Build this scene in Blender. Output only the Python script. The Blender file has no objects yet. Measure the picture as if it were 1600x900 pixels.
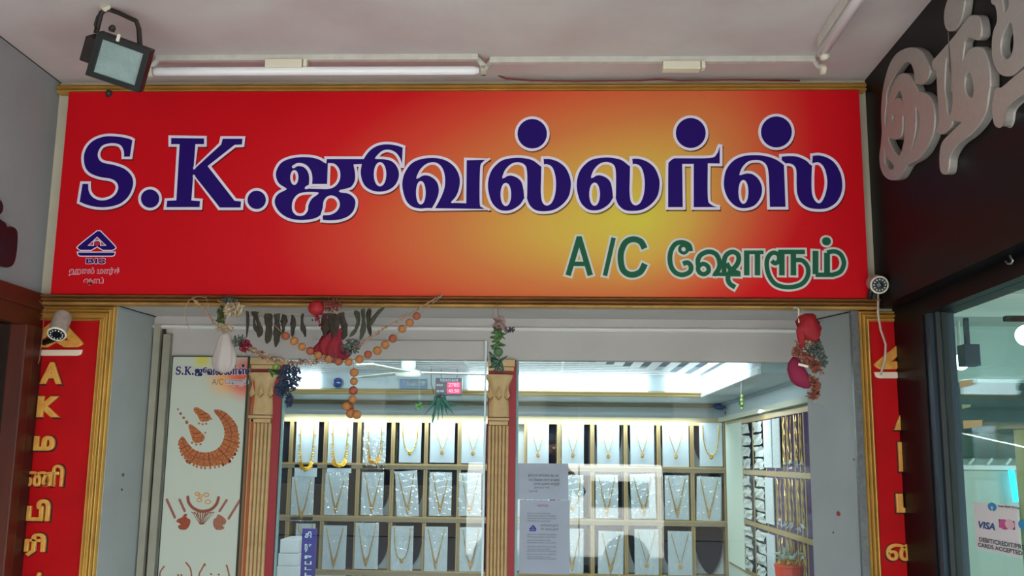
import bpy, bmesh, math, random
import numpy as np
from mathutils import Vector, Matrix
from mathutils.geometry import tessellate_polygon
random.seed(7)
SC = bpy.context.scene
COL = SC.collection

# ---------------------------------------------------------------- camera
F = 1554.0
CAM = np.array([0.0, -3.79, 1.55])
def cam_axes(yaw, pitch, roll):
    cy, sy = math.cos(yaw), math.sin(yaw)
    f = np.array([sy*math.cos(pitch), cy*math.cos(pitch), math.sin(pitch)])
    rt = np.array([cy, -sy, 0.0]); up = np.cross(rt, f)
    c, s = math.cos(roll), math.sin(roll)
    return np.array([c*rt+s*up, -s*rt+c*up, f])
MC = cam_axes(math.radians(-2.264), math.radians(9.777), math.radians(0.684))
cd = bpy.data.cameras.new('camera'); cam = bpy.data.objects.new('camera', cd); COL.objects.link(cam)
cd.sensor_width = 36; cd.lens = F/1600*36; cd.clip_start = 0.02; cd.clip_end = 300
mw = Matrix.Identity(4)
for i in range(3):
    mw[i][0] = MC[0][i]; mw[i][1] = MC[1][i]; mw[i][2] = -MC[2][i]; mw[i][3] = CAM[i]
cam.matrix_world = mw
SC.camera = cam
SC.view_settings.view_transform = 'Standard'; SC.view_settings.look = 'None'
SC.view_settings.gamma = 1; SC.view_settings.exposure = 0.5
SC.view_settings.use_curve_mapping = False

# ---------------------------------------------------------------- sky, sun, lamps
w = bpy.data.worlds.new('overcast_sky'); SC.world = w; w.use_nodes = True
bg = w.node_tree.nodes['Background']; bg.inputs[0].default_value = (0.82, 0.92, 1.0, 1); bg.inputs[1].default_value = 3.2
sl = bpy.data.lights.new('sun', 'SUN'); sl.energy = 15.0; sl.angle = math.radians(4); sl.color = (1, .96, .9)
so = bpy.data.objects.new('sun', sl); COL.objects.link(so); so.rotation_euler = (math.radians(-24), math.radians(14), 0)
so.rotation_euler = Vector((0.22, -0.50, -1.0)).to_track_quat('-Z', 'Y').to_euler(); so.location = (0, -8, 12)
def area(name, loc, target, sx, sy, power, color=(1, 1, 1)):
    l = bpy.data.lights.new(name, 'AREA'); l.shape = 'RECTANGLE'; l.size = sx; l.size_y = sy; l.energy = power; l.color = color
    o = bpy.data.objects.new(name, l); COL.objects.link(o); o.location = loc
    o.rotation_euler = (Vector(target)-Vector(loc)).to_track_quat('-Z', 'Y').to_euler()
    return o
area('shop_fill_light', (-0.4, .62, 2.03), (-0.4, 2.4, 1.0), 2.3, .22, 24, (.86, .96, 1))  # added fill, hidden above the header, to brighten the back wall cabinets
area('cabinet_top_lamp', (-0.40, 2.62, 1.808), (-0.40, 2.80, 1.2), 2.7, .03, 7, (.88, .97, 1))
area('side_cabinet_lamp', (1.0, 1.4, 1.80), (1.13, 1.4, 1.2), .04, 1.7, 5, (.95, 1, .97))
area('right_shop_fill_light', (4.0, 0.4, 2.3), (3.0, 1.6, 0.8), 1.0, 1.4, 22, (.78, .96, .95))  # added fill, kept out of view, to light the right shop interior

# ---------------------------------------------------------------- helpers
def ray(px, py): return MC.T @ np.array([px-800.0, 450.0-py, F])
def on(ax, v, px, py):
    d = ray(px, py); return CAM + d*((v-CAM[ax])/d[ax])
def onY(Y, px, py): return on(1, Y, px, py)
def onX(X, px, py): return on(0, X, px, py)
def onZ(Z, px, py): return on(2, Z, px, py)
def s2l(c): return tuple(((v/255)/12.92 if v/255 <= .04045 else ((v/255+.055)/1.055)**2.4) for v in c)
MATS = {}
def mat(name, rgb, rough=.6, metal=0.0, noise=None, bump=None, spec=.5, emit=None, alpha=1.0, rgb2=None, stretch=None, coat=0):
    if name in MATS: return MATS[name]
    m = bpy.data.materials.new(name); m.use_nodes = True; nt = m.node_tree; b = nt.nodes['Principled BSDF']
    c = s2l(rgb)
    b.inputs['Base Color'].default_value = (*c, 1); b.inputs['Roughness'].default_value = rough
    b.inputs['Metallic'].default_value = metal; b.inputs['Specular IOR Level'].default_value = spec
    if coat: b.inputs['Coat Weight'].default_value = coat
    tc = nt.nodes.new('ShaderNodeTexCoord'); src = tc.outputs['Object']
    if stretch:
        mp = nt.nodes.new('ShaderNodeMapping'); mp.inputs['Scale'].default_value = stretch
        nt.links.new(src, mp.inputs['Vector']); src = mp.outputs['Vector']
    if noise:
        n = nt.nodes.new('ShaderNodeTexNoise'); n.inputs['Scale'].default_value = noise[0]; n.inputs['Detail'].default_value = 6
        nt.links.new(src, n.inputs['Vector'])
        r = nt.nodes.new('ShaderNodeValToRGB'); r.color_ramp.elements[0].position = .3; r.color_ramp.elements[1].position = .7
        c2 = s2l(rgb2) if rgb2 else tuple(v*(1-noise[1]) for v in c)
        r.color_ramp.elements[0].color = (*c2, 1); r.color_ramp.elements[1].color = (*c, 1)
        nt.links.new(n.outputs['Fac'], r.inputs['Fac']); nt.links.new(r.outputs['Color'], b.inputs['Base Color'])
    if bump:
        n2 = nt.nodes.new('ShaderNodeTexNoise'); n2.inputs['Scale'].default_value = bump[0]; n2.inputs['Detail'].default_value = 4
        nt.links.new(src, n2.inputs['Vector'])
        bp = nt.nodes.new('ShaderNodeBump'); bp.inputs['Strength'].default_value = bump[1]; bp.inputs['Distance'].default_value = bump[2] if len(bump) > 2 else .004
        nt.links.new(n2.outputs['Fac'], bp.inputs['Height']); nt.links.new(bp.outputs['Normal'], b.inputs['Normal'])
    if emit:
        b.inputs['Emission Color'].default_value = (*s2l(emit[0]), 1); b.inputs['Emission Strength'].default_value = emit[1]
    if alpha < 1: b.inputs['Alpha'].default_value = alpha
    MATS[name] = m; return m
def glass(name, tint=(1, 1, 1), base=.06, rough=0.0, bump=None, graze=.9):
    m = bpy.data.materials.new(name); m.use_nodes = True; nt = m.node_tree; nt.nodes.remove(nt.nodes['Principled BSDF'])
    out = nt.nodes['Material Output']
    tr = nt.nodes.new('ShaderNodeBsdfTransparent'); tr.inputs[0].default_value = (*tint, 1)
    gl = nt.nodes.new('ShaderNodeBsdfGlossy'); gl.inputs['Roughness'].default_value = rough
    lw = nt.nodes.new('ShaderNodeLayerWeight'); lw.inputs[0].default_value = .5
    p = nt.nodes.new('ShaderNodeMath'); p.operation = 'POWER'; p.inputs[1].default_value = 4.0
    ma = nt.nodes.new('ShaderNodeMath'); ma.operation = 'MULTIPLY_ADD'; ma.inputs[1].default_value = graze; ma.inputs[2].default_value = base; ma.use_clamp = True
    mx = nt.nodes.new('ShaderNodeMixShader')
    nt.links.new(lw.outputs['Facing'], p.inputs[0]); nt.links.new(p.outputs[0], ma.inputs[0]); nt.links.new(ma.outputs[0], mx.inputs[0])
    nt.links.new(tr.outputs[0], mx.inputs[1]); nt.links.new(gl.outputs[0], mx.inputs[2]); nt.links.new(mx.outputs[0], out.inputs[0])
    if bump:
        tc = nt.nodes.new('ShaderNodeTexCoord'); n2 = nt.nodes.new('ShaderNodeTexNoise'); n2.inputs['Scale'].default_value = bump[0]
        bp = nt.nodes.new('ShaderNodeBump'); bp.inputs['Strength'].default_value = bump[1]; bp.inputs['Distance'].default_value = .01
        nt.links.new(tc.outputs['Object'], n2.inputs['Vector']); nt.links.new(n2.outputs['Fac'], bp.inputs['Height'])
        nt.links.new(bp.outputs['Normal'], gl.inputs['Normal']); nt.links.new(bp.outputs['Normal'], lw.inputs['Normal'])
    MATS[name] = m; return m

WLOC = {}
def wl(o): return WLOC.get(o.name, Vector((0, 0, 0)))
def thing(name, label, cat, loc=(0, 0, 0), group=None):
    o = bpy.data.objects.new(name, None); COL.objects.link(o); o.location = loc; o.empty_display_size = .05
    o['label'] = label; o['category'] = cat
    if group: o['group'] = group
    WLOC[o.name] = Vector(loc); return o
def tag(o, label=None, cat=None, group=None, kind=None):
    if label: o['label'] = label
    if cat: o['category'] = cat
    if group: o['group'] = group
    if kind: o['kind'] = kind
    return o
class MB:
    def __init__(s): s.v = []; s.f = []; s.mi = []
    def add(s, vs, fs, mi=0):
        n = len(s.v); s.v += [tuple(map(float, v)) for v in vs]; s.f += [tuple(i+n for i in f) for f in fs]; s.mi += [mi]*len(fs); return s
    def box(s, x0, x1, y0, y1, z0, z1, mi=0):
        if x0 > x1: x0, x1 = x1, x0
        if y0 > y1: y0, y1 = y1, y0
        if z0 > z1: z0, z1 = z1, z0
        return s.add([(x0,y0,z0),(x1,y0,z0),(x1,y1,z0),(x0,y1,z0),(x0,y0,z1),(x1,y0,z1),(x1,y1,z1),(x0,y1,z1)],
                     [(0,3,2,1),(4,5,6,7),(0,1,5,4),(1,2,6,5),(2,3,7,6),(3,0,4,7)], mi)
    def obox(s, c, ux, uy, uz, hx, hy, hz, mi=0):
        c, ux, uy, uz = map(np.array, (c, ux, uy, uz)); vs = []
        for k in (-1, 1):
            for (a, b) in ((-1,-1),(1,-1),(1,1),(-1,1)): vs.append(c+ux*hx*a+uy*hy*b+uz*hz*k)
        return s.add(vs, [(0,3,2,1),(4,5,6,7),(0,1,5,4),(1,2,6,5),(2,3,7,6),(3,0,4,7)], mi)
    def tube(s, pts, r, n=8, closed=False, mi=0):
        pts = [np.array(p, float) for p in pts]; N = len(pts)
        rs = r if hasattr(r, '__len__') else [r]*N
        prev = None; rings = []
        for i, p in enumerate(pts):
            a = pts[(i-1) % N] if (i > 0 or closed) else pts[i]; b = pts[(i+1) % N] if (i < N-1 or closed) else pts[i]
            t = b-a; t = t/(np.linalg.norm(t)+1e-12)
            if prev is None:
                h = np.array([0, 0, 1.0]) if abs(t[2]) < .9 else np.array([1.0, 0, 0]); u = np.cross(t, h)
            else: u = prev - t*np.dot(prev, t)
            u = u/(np.linalg.norm(u)+1e-12); prev = u; v = np.cross(t, u)
            rings.append([p+rs[i]*(math.cos(2*math.pi*k/n)*u+math.sin(2*math.pi*k/n)*v) for k in range(n)])
        vs = [q for R_ in rings for q in R_]; fs = []
        M_ = N if closed else N-1
        for i in range(M_):
            j = (i+1) % N
            for k in range(n): fs.append((i*n+k, i*n+(k+1) % n, j*n+(k+1) % n, j*n+k))
        if not closed: fs += [tuple(range(n))[::-1], tuple((N-1)*n+k for k in range(n))]
        return s.add(vs, fs, mi)
    def lathe(s, c, axis, prof, n=16, mi=0):
        c = np.array(c, float); ax = np.array(axis, float); ax /= np.linalg.norm(ax)
        h = np.array([0, 0, 1.0]) if abs(ax[2]) < .9 else np.array([1.0, 0, 0]); u = np.cross(ax, h); u /= np.linalg.norm(u); v = np.cross(ax, u)
        vs = []; fs = []
        for (r, t) in prof:
            for k in range(n): vs.append(c+ax*t+r*(math.cos(2*math.pi*k/n)*u+math.sin(2*math.pi*k/n)*v))
        for i in range(len(prof)-1):
            for k in range(n): fs.append((i*n+k, i*n+(k+1) % n, (i+1)*n+(k+1) % n, (i+1)*n+k))
        fs += [tuple(range(n))[::-1], tuple((len(prof)-1)*n+k for k in range(n))]
        return s.add(vs, fs, mi)
    def ball(s, c, r, n=12, m=8, sc=(1, 1, 1), jitter=0, mi=0):
        vs = []; fs = []
        for i in range(m+1):
            th = math.pi*i/m
            for k in range(n):
                ph = 2*math.pi*k/n; j = 1+random.uniform(-jitter, jitter)
                vs.append((c[0]+r*sc[0]*j*math.sin(th)*math.cos(ph), c[1]+r*sc[1]*j*math.sin(th)*math.sin(ph), c[2]+r*sc[2]*j*math.cos(th)))
        for i in range(m):
            for k in range(n): fs.append((i*n+k, (i+1)*n+k, (i+1)*n+(k+1) % n, i*n+(k+1) % n))
        return s.add(vs, fs, mi)
    def prism(s, poly, d0, d1, fr, mi=0):           # poly in (u,v), extruded along n from d0 to d1
        n = len(poly); vs = [fr(u, v, d0) for u, v in poly]+[fr(u, v, d1) for u, v in poly]
        tr = tessellate_polygon([[Vector((u, v, 0)) for u, v in poly]])
        fs = [tuple(t) for t in tr]+[tuple(i+n for i in t[::-1]) for t in tr]+[(i, (i+1) % n, n+(i+1) % n, n+i) for i in range(n)]
        return s.add(vs, fs, mi)
    def build(s, name, mats, parent=None, smooth=False, bevel=0, weld=False):
        v = np.array(s.v); c = Vector(((v.min(0)+v.max(0))/2).tolist())
        me = bpy.data.meshes.new(name)
        me.from_pydata([(a[0]-c[0], a[1]-c[1], a[2]-c[2]) for a in s.v], [], s.f)
        for m in (mats if isinstance(mats, (list, tuple)) else [mats]): me.materials.append(m)
        me.polygons.foreach_set('material_index', s.mi)
        bm = bmesh.new(); bm.from_mesh(me)
        if weld: bmesh.ops.remove_doubles(bm, verts=bm.verts, dist=1e-5)
        bmesh.ops.recalc_face_normals(bm, faces=bm.faces)
        if bevel: bmesh.ops.bevel(bm, geom=list(bm.edges), offset=bevel, segments=2, affect='EDGES', profile=.7)
        bm.to_mesh(me); bm.free()
        if smooth: me.polygons.foreach_set('use_smooth', [True]*len(me.polygons))
        me.update()
        o = bpy.data.objects.new(name, me); COL.objects.link(o)
        if parent is not None: o.parent = parent; o.location = c-wl(parent)
        else: o.location = c
        WLOC[o.name] = c; return o
def struct(name, mb, m, **k): return tag(mb.build(name, m, **k), kind='structure')
def bx(*a): return MB().box(*a)

# frames: (u, v, d) -> world, d = distance out of the surface towards the viewer
def fr_front(Y): return lambda u, v, d=0: (u, Y-d, v)
def fr_left(X): return lambda u, v, d=0: (X+d, u, v)         # wall facing +X, u = Y
def fr_right(X): return lambda u, v, d=0: (X-d, -u, v)       # wall facing -X, u = -Y

# ---- outlines
def spline(pts, closed=True, n=6):
    P = [(p[0], p[1]) for p in pts]; cor = [len(p) > 2 for p in pts]; N = len(P); out = []
    rng = N if closed else N-1
    for i in range(rng):
        p1, p2 = P[i], P[(i+1) % N]
        p0 = P[(i-1) % N] if (closed or i > 0) else p1; p3 = P[(i+2) % N] if (closed or i < N-2) else p2
        c1, c2 = cor[i], cor[(i+1) % N]
        if c1 and c2: out.append(p1); continue
        if c1: p0 = (2*p1[0]-p2[0], 2*p1[1]-p2[1]); p0 = p1
        if c2: p3 = p2
        for k in range(n):
            t = k/n
            out.append(tuple(.5*((2*p1[j])+(-p0[j]+p2[j])*t+(2*p0[j]-5*p1[j]+4*p2[j]-p3[j])*t*t+(-p0[j]+3*p1[j]-3*p2[j]+p3[j])*t**3) for j in (0, 1)))
    if not closed: out.append(P[-1])
    return out
def ell(cx, cy, rx, ry=None, n=28, rot=0):
    ry = ry or rx; c, s = math.cos(rot), math.sin(rot)
    return [(cx+c*rx*math.cos(2*math.pi*k/n)-s*ry*math.sin(2*math.pi*k/n), cy+s*rx*math.cos(2*math.pi*k/n)+c*ry*math.sin(2*math.pi*k/n)) for k in range(n)]
def fill(mb, loops, fr, d, mi=0):
    tr = tessellate_polygon([[Vector((x, y, 0)) for x, y in L] for L in loops]); P = [p for L in loops for p in L]
    mb.add([fr(x, y, d) for x, y in P], [tuple(t) for t in tr], mi)
RB = [0]
def ribbon(mb, pts, wd, fr, d, closed=False, mi=0, caps=True, ends=True):
    """one mitred strip; successive strips and corner discs sit a hair higher so none are coplanar"""
    RB[0] = (RB[0]+1) % 8; d = d+RB[0]*3e-5
    q = []
    for p in pts:
        p = np.array(p, float)
        if not q or np.linalg.norm(p-q[-1]) > 1e-6: q.append(p)
    if closed and np.linalg.norm(q[0]-q[-1]) < 1e-6: q.pop()
    n = len(q); L, R_ = [], []; disc = []
    for i in range(n):
        a = q[i-1] if (i > 0 or closed) else None; b = q[(i+1) % n] if (i < n-1 or closed) else None
        t0 = (q[i]-a)/np.linalg.norm(q[i]-a) if a is not None else None
        t1 = (b-q[i])/np.linalg.norm(b-q[i]) if b is not None else None
        if t0 is None or t1 is None: t = t1 if t0 is None else t0; k = 1.0; disc += [i]*ends
        else:
            t = t0+t1; nt_ = np.linalg.norm(t); t = t/nt_ if nt_ > 1e-3 else t1
            c = max(.35, float(np.dot(t, t1))); k = min(1/c, 1.6)
            if np.dot(t0, t1) < .6: disc.append(i)
        nn = np.array([-t[1], t[0]])*wd/2*k
        dd = d+2.5e-5*i/n
        L.append(fr(*(q[i]+nn), dd)); R_.append(fr(*(q[i]-nn), dd))
    vs = L+R_; fs = [(i, (i+1) % n, n+(i+1) % n, n+i) for i in range(n if closed else n-1)]
    mb.add(vs, fs, mi)
    if caps:
        for c, i in enumerate(disc):
            m = 10
            mb.add([fr(q[i][0]+wd/2*math.cos(2*math.pi*k/m), q[i][1]+wd/2*math.sin(2*math.pi*k/m), d+2.8e-4+c*2e-6) for k in range(m)], [tuple(range(m))], mi)
def pxmap(ox, oy, sc, plane):       # crop coords -> (u,v) on a plane;  plane: function(px,py)->(u,v)
    return lambda pts: [plane(ox+p[0]/sc, oy+p[1]/sc) for p in pts]
def solid_letter(name, loops, fr, depth, bev, m, parent, d0=0.0):
    cu = bpy.data.curves.new('tmp', 'CURVE'); cu.dimensions = '2D'; cu.fill_mode = 'BOTH'
    for L in loops:
        sp = cu.splines.new('POLY'); sp.points.add(len(L)-1); sp.use_cyclic_u = True
        for i, (x, y) in enumerate(L): sp.points[i].co = (x, y, 0, 1)
    cu.extrude = depth/2; cu.bevel_depth = bev; cu.bevel_resolution = 2; cu.offset = -bev*1.05
    return _curve_obj(name, cu, fr, m, parent, d0+depth/2+bev)
def _curve_obj(name, cu, fr, m, parent, dz, xf=None):
    t = bpy.data.objects.new('tmp', cu); COL.objects.link(t)
    dg = bpy.context.evaluated_depsgraph_get(); me = bpy.data.meshes.new_from_object(t.evaluated_get(dg))
    vs = [tuple(v.co) for v in me.vertices]; fs = [tuple(p.vertices) for p in me.polygons]
    bpy.data.objects.remove(t); bpy.data.curves.remove(cu); bpy.data.meshes.remove(me)
    if xf: vs = xf(vs)
    mb = MB(); mb.add([fr(x, y, z+dz) for x, y, z in vs], fs)
    return mb.build(name, m, parent)
def text(name, body, box, fr, m, parent, d=.0005, bold=0.0, extrude=0.0, bevel=0.0, keep=False, italic=0, spacing=1):
    cu = bpy.data.curves.new('tmp', 'FONT'); cu.body = body; cu.size = 1; cu.offset = bold; cu.align_x = 'CENTER'; cu.shear = italic
    cu.resolution_u = 4; cu.space_line = spacing
    u0, u1, v0, v1 = box
    H = (v1-v0)
    cu.extrude = extrude/H/2 if extrude else 0; cu.bevel_depth = bevel/H if bevel else 0; cu.bevel_resolution = 1
    def xf(vs):
        a = np.array(vs); lo = a.min(0); hi = a.max(0); sv = (v1-v0)/(hi[1]-lo[1]); su = (u1-u0)/(hi[0]-lo[0])
        if keep: su = sv = min(su, sv)
        cu_, cv_ = (u0+u1)/2, (v0+v1)/2
        return [(cu_+(x-(lo[0]+hi[0])/2)*su, cv_+(y-(lo[1]+hi[1])/2)*sv, z*H) for x, y, z in vs]
    return _curve_obj(name, cu, fr, m, parent, d+extrude/2+bevel, xf)
def sweep(path, prof, fr, closed=False):      # path (u,v) polyline, prof list (offset to the left, depth)
    mb = MB(); n = len(path); P = [np.array(p, float) for p in path]; rings = []
    for i in range(n):
        def nrm(a, b): t = b-a; t /= np.linalg.norm(t); return np.array([-t[1], t[0]])
        if i == 0 and not closed: m_ = nrm(P[0], P[1])
        elif i == n-1 and not closed: m_ = nrm(P[-2], P[-1])
        else:
            a = nrm(P[i-1], P[i]); b = nrm(P[i], P[(i+1) % n]); m_ = (a+b); m_ = m_/np.dot(m_, a)
        rings.append([fr(*(P[i]+m_*o), d) for o, d in prof])
    k = len(prof); vs = [q for r in rings for q in r]; fs = []
    for i in range(n if closed else n-1):
        j = (i+1) % n
        for a in range(k): fs.append((i*k+a, i*k+(a+1) % k, j*k+(a+1) % k, j*k+a))
    if not closed: fs += [tuple(range(k)), tuple((n-1)*k+a for a in range(k))]
    mb.add(vs, fs); return mb
def half_rounds(w_, segs, base=.004):
    """profile across width w_: list of (start, end, height) half-round ribs"""
    p = [(0, 0)]
    for a, b, h in segs:
        for k in range(7):
            t = k/6; p.append((a+(b-a)*t, base+h*math.sin(math.pi*t)))
    p.append((w_, 0)); return p

# ---------------------------------------------------------------- materials
M_wall = mat('arcade_plaster', (152, 158, 160), .85, noise=(3, .16), bump=(60, .1))
M_ceil = mat('arcade_ceiling_paint', (206, 200, 198), .9, noise=(2.6, .22), rgb2=(190, 176, 176), bump=(30, .12))
M_jamb = mat('jamb_board', (164, 170, 170), .55, noise=(4, .12))
M_head = mat('header_paint', (186, 180, 178), .6, noise=(5, .1))
M_cream = mat('cream_return_board', (205, 200, 178), .7, noise=(6, .12))
M_gold = mat('gilded_moulding', (214, 168, 84), .38, .45, noise=(9, .22))
M_gold2 = mat('antique_gold_moulding', (150, 102, 56), .4, .4, noise=(6, .3))
M_goldb = mat('brown_bead', (110, 70, 40), .5, .2, noise=(30, .3))
M_blue = mat('sign_blue_print', (36, 12, 104), .6, spec=.12)
M_white = mat('sign_white_print', (226, 218, 234), .6, spec=.15)
M_green = mat('sign_green_print', (34, 92, 68), .6, spec=.15)
M_greyp = mat('sign_grey_print', (205, 205, 200), .5)
M_redp = mat('sign_red_print', (200, 20, 34), .5)
M_wood = mat('dark_red_wood', (92, 34, 20), .4, noise=(14, .5), stretch=(1, 1, .15), bump=(30, .15, .002))
M_woodh = mat('fascia_red_wood', (96, 36, 22), .45, noise=(10, .4), stretch=(1, .2, 1))
M_black = mat('gloss_black_fascia', (11, 11, 13), .4, spec=.12)
M_blk = mat('black_plastic', (24, 23, 24), .5)
M_iron = mat('rusty_dark_metal', (48, 38, 34), .6, .3, noise=(40, .4))
M_teal = mat('blue_grey_metal_frame', (58, 72, 84), .35, .6)
M_silver = mat('brushed_silver_letter', (172, 166, 160), .42, .35, noise=(60, .1), bump=(120, .1, .0006))
M_alum = mat('aluminium_trim', (120, 122, 124), .4, .6, noise=(60, .3))
M_fit = mat('cream_white_metal', (205, 203, 195), .5, noise=(25, .15))
M_plas = mat('aged_white_plastic', (222, 216, 196), .5)
M_tube = mat('unlit_tube_glass', (240, 242, 246), .25, spec=.7)
M_yel = mat('gold_yellow_letter', (226, 176, 82), .4, noise=(28, .3), rgb2=(214, 134, 52), coat=.3)
M_redb = mat('red_board', (190, 10, 18), .55, spec=.15, noise=(5, .2))
M_navy = mat('navy_velvet', (12, 11, 28), .95)
M_purp = mat('purple_velvet', (64, 34, 84), .95)
M_card = mat('white_display_card', (200, 214, 224), .6)
M_gild = mat('necklace_gold', (222, 178, 62), .3, .75)
M_gild2 = mat('pale_necklace_gold', (214, 176, 108), .35, .6)
M_brass = mat('cabinet_gilt_strip', (178, 150, 98), .4, .25)
M_cab = mat('cabinet_shelf_laminate', (146, 132, 108), .5)
M_inner = mat('shop_pale_paint', (196, 208, 214), .7)
M_slat = mat('slat_white_paint', (226, 232, 236), .5)
M_dark = mat('slat_gap_dark', (52, 70, 88), .8)
M_glow = mat('cove_light_diffuser', (255, 255, 255), .5, emit=((232, 246, 255), 4.5))
M_twine = mat('twine', (168, 140, 108), .9)
M_glass = glass('shop_glass', (.95, 1, .99), .05)
M_sleeve = glass('crinkled_plastic', (.97, .98, .98), .14, .08, bump=(30, 1.0))

# ================================================================ SETTING
XL, XR, ZC = -2.005, 1.238, 3.045
XP = 1.297                       # face of the black pillar
YG = .32                         # shop glass plane
OX0, OX1, OZ = -1.693, 1.165, 2.127
BX1, BY, RX0 = 1.129, 2.80, -2.45 # interior right wall, back wall, left wall
struct('floor', bx(-9, 9, -8.5, 3.0, -.1, 0), mat('pavement_concrete', (196, 192, 186), .8, noise=(2, .2)))
struct('trim_30', bx(-16, 16, -22, -8.5, -.12, -.02), mat('asphalt_road', (58, 58, 60), .9, noise=(3, .2)))
struct('ceiling', bx(-2.6, 4.2, -2.6, .0, ZC, ZC+.12), M_ceil)
struct('wall_front', MB().box(-2.3, 1.40, .0, .10, OZ+.0, ZC).box(-2.3, OX0, .0, .10, 0, OZ).box(OX1, 1.40, .0, .10, 0, OZ), M_cream)
struct('wall_left', bx(XL-.15, XL, -2.6, .0, 2.165, ZC), M_wall)
# recess: jambs and soffit
mb = MB(); mb.add([(OX0-.01, .1, 0), (OX0, -.0, 0), (OX0+.031, YG+.02, 0), (OX0-.01, YG+.02, 0), (OX0-.01, .1, OZ+.01), (OX0, -.0, OZ+.01), (OX0+.031, YG+.02, OZ+.01), (OX0-.01, YG+.02, OZ+.01)],
   [(0,1,2,3),(4,7,6,5),(1,5,6,2),(2,6,7,3),(3,7,4,0),(0,4,5,1)])
struct('trim_1', mb, M_jamb)
mb = MB(); mb.add([(OX1, 0, 0), (1.052, YG+.02, 0), (1.20, YG+.02, 0), (1.20, .1, 0), (OX1, 0, OZ+.01), (1.052, YG+.02, OZ+.01), (1.20, YG+.02, OZ+.01), (1.20, .1, OZ+.01)],
   [(0,3,2,1),(4,5,6,7),(0,1,5,4),(1,2,6,5),(2,3,7,6),(3,0,4,7)])
struct('trim_2', mb, M_jamb)
struct('trim_3', bx(-2.3, 1.4, .004, YG+.1, OZ-.0005, OZ+.08), M_head)
struct('trim_4', bx(OX1-.028, OX1-.001, -.012, .01, 0, OZ), M_alum)
# header over the glass
struct('trim_5', MB().box(-1.67, 1.06, YG-.02, YG+.08, 2.088, OZ), M_head)
struct('trim_6', sweep([(-1.67, 2.074), (1.06, 2.074)], half_rounds(.02, [(0, .02, .014)], .02), fr_front(YG)), mat('header_bead_paint', (222, 218, 215), .5), smooth=False)
struct('trim_7', MB().box(-1.67, -.262, YG, YG+.06, 1.955, 2.078).box(-.262, 1.06, YG, YG+.06, 1.957, 2.078), M_head)
pz = onY(YG-.006, 600, 532)[2]
struct('trim_8', MB().box(onY(YG, 490, 532)[0], onY(YG, 762, 532)[0], YG-.012, YG, 1.955, pz), M_head, bevel=.002)
mb = MB().box(onY(YG, 760, 532)[0]-.004, onY(YG, 760, 532)[0]+.004, YG-.02, YG-.006, 0, pz)
struct('trim_9', mb, mat('clear_glass_edge', (206, 226, 228), .2))
# left fixed board behind poster
XB0, XB1 = -1.662, -1.256
struct('wall_recess_left', bx(XB0, XB1, YG+.0, YG+.05, 0, 1.957), mat('pale_green_board', (176, 184, 172), .6, noise=(4, .12)))
struct('trim_10', MB().box(XB0+.002, XB0+.030, YG-.035, YG, 0, 2.09).box(XB0+.042, XB0+.072, YG-.028, YG, 0, 2.05), mat('door_frame_paint', (160, 158, 142), .6, noise=(8, .25)))
struct('trim_11', bx(XB0+.030, XB0+.042, YG-.012, YG, 0, 2.085), mat('dark_gap_paint', (52, 42, 34), .8))
def mark(px, py, X0, X1, rpx, m):      # small stain lying on a jamb face
    c = onY(.2, px, py); t_ = .2/(YG+.02); x = X0+(X1-X0)*t_; c = onX(x, px, py); t_ = c[1]/(YG+.02); x = X0+(X1-X0)*t_
    e = .002 if X0 < 0 else -.002; k = rpx/410
    mb = MB(); n = 9
    mb.add([(x+e+(X1-X0)/(YG+.02)*k*1.6*math.cos(2*math.pi*i/n)*1.0, c[1]+k*1.6*math.cos(2*math.pi*i/n), c[2]+k*1.3*math.sin(2*math.pi*i/n)*random.uniform(.7, 1.2)) for i in range(n)], [tuple(range(n))])
    struct('trim_31', mb, m)
for a_ in ((194, 742, 2.6, (112, 84, 70)), (192, 765, 1.8, (70, 66, 66))): mark(a_[0], a_[1], OX0, OX0+.031, a_[2], mat('stain_%d' % a_[0], a_[3], .8))
for a_ in ((1306, 803, 3.2, (150, 60, 50)), (1315, 718, 1.8, (120, 110, 108)), (1303, 832, 1.5, (90, 84, 84))): mark(a_[0], a_[1], OX1, 1.052, a_[2], mat('stain_%d' % a_[0], a_[3], .8))
struct('trim_32', MB().tube([(OX0+.002, .004, OZ-.003), (OX0+.033, YG, OZ-.003)], .0022, 5).tube([(OX1-.004, .004, OZ-.003), (1.056, YG, OZ-.003)], .0022, 5).tube([(XL+.001, -2.5, ZC-.002), (XL+.001, 0, ZC-.002)], .0022, 5), mat('dark_joint', (44, 42, 42), .8))
# glass panes
struct('window_1', bx(-1.112, -.262, YG+.02, YG+.026, .1, 1.956), M_glass)
gx = onY(YG, 905, 700)[0]
struct('window_2', bx(-.136, gx-.002, YG+.02, YG+.026, .1, 1.958), M_glass)
struct('window_3', bx(gx+.002, 1.055, YG+.02, YG+.026, .1, 1.958), M_glass)
struct('trim_12', MB().box(-.140, -.130, YG+.01, YG+.03, .1, 1.958).box(-1.114, -1.107, YG+.01, YG+.03, .1, 1.956), mat('green_glass_edge', (120, 170, 172), .2))
struct('baseboard_front', bx(-1.112, 1.055, YG, YG+.06, 0, .1), M_cream)

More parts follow.
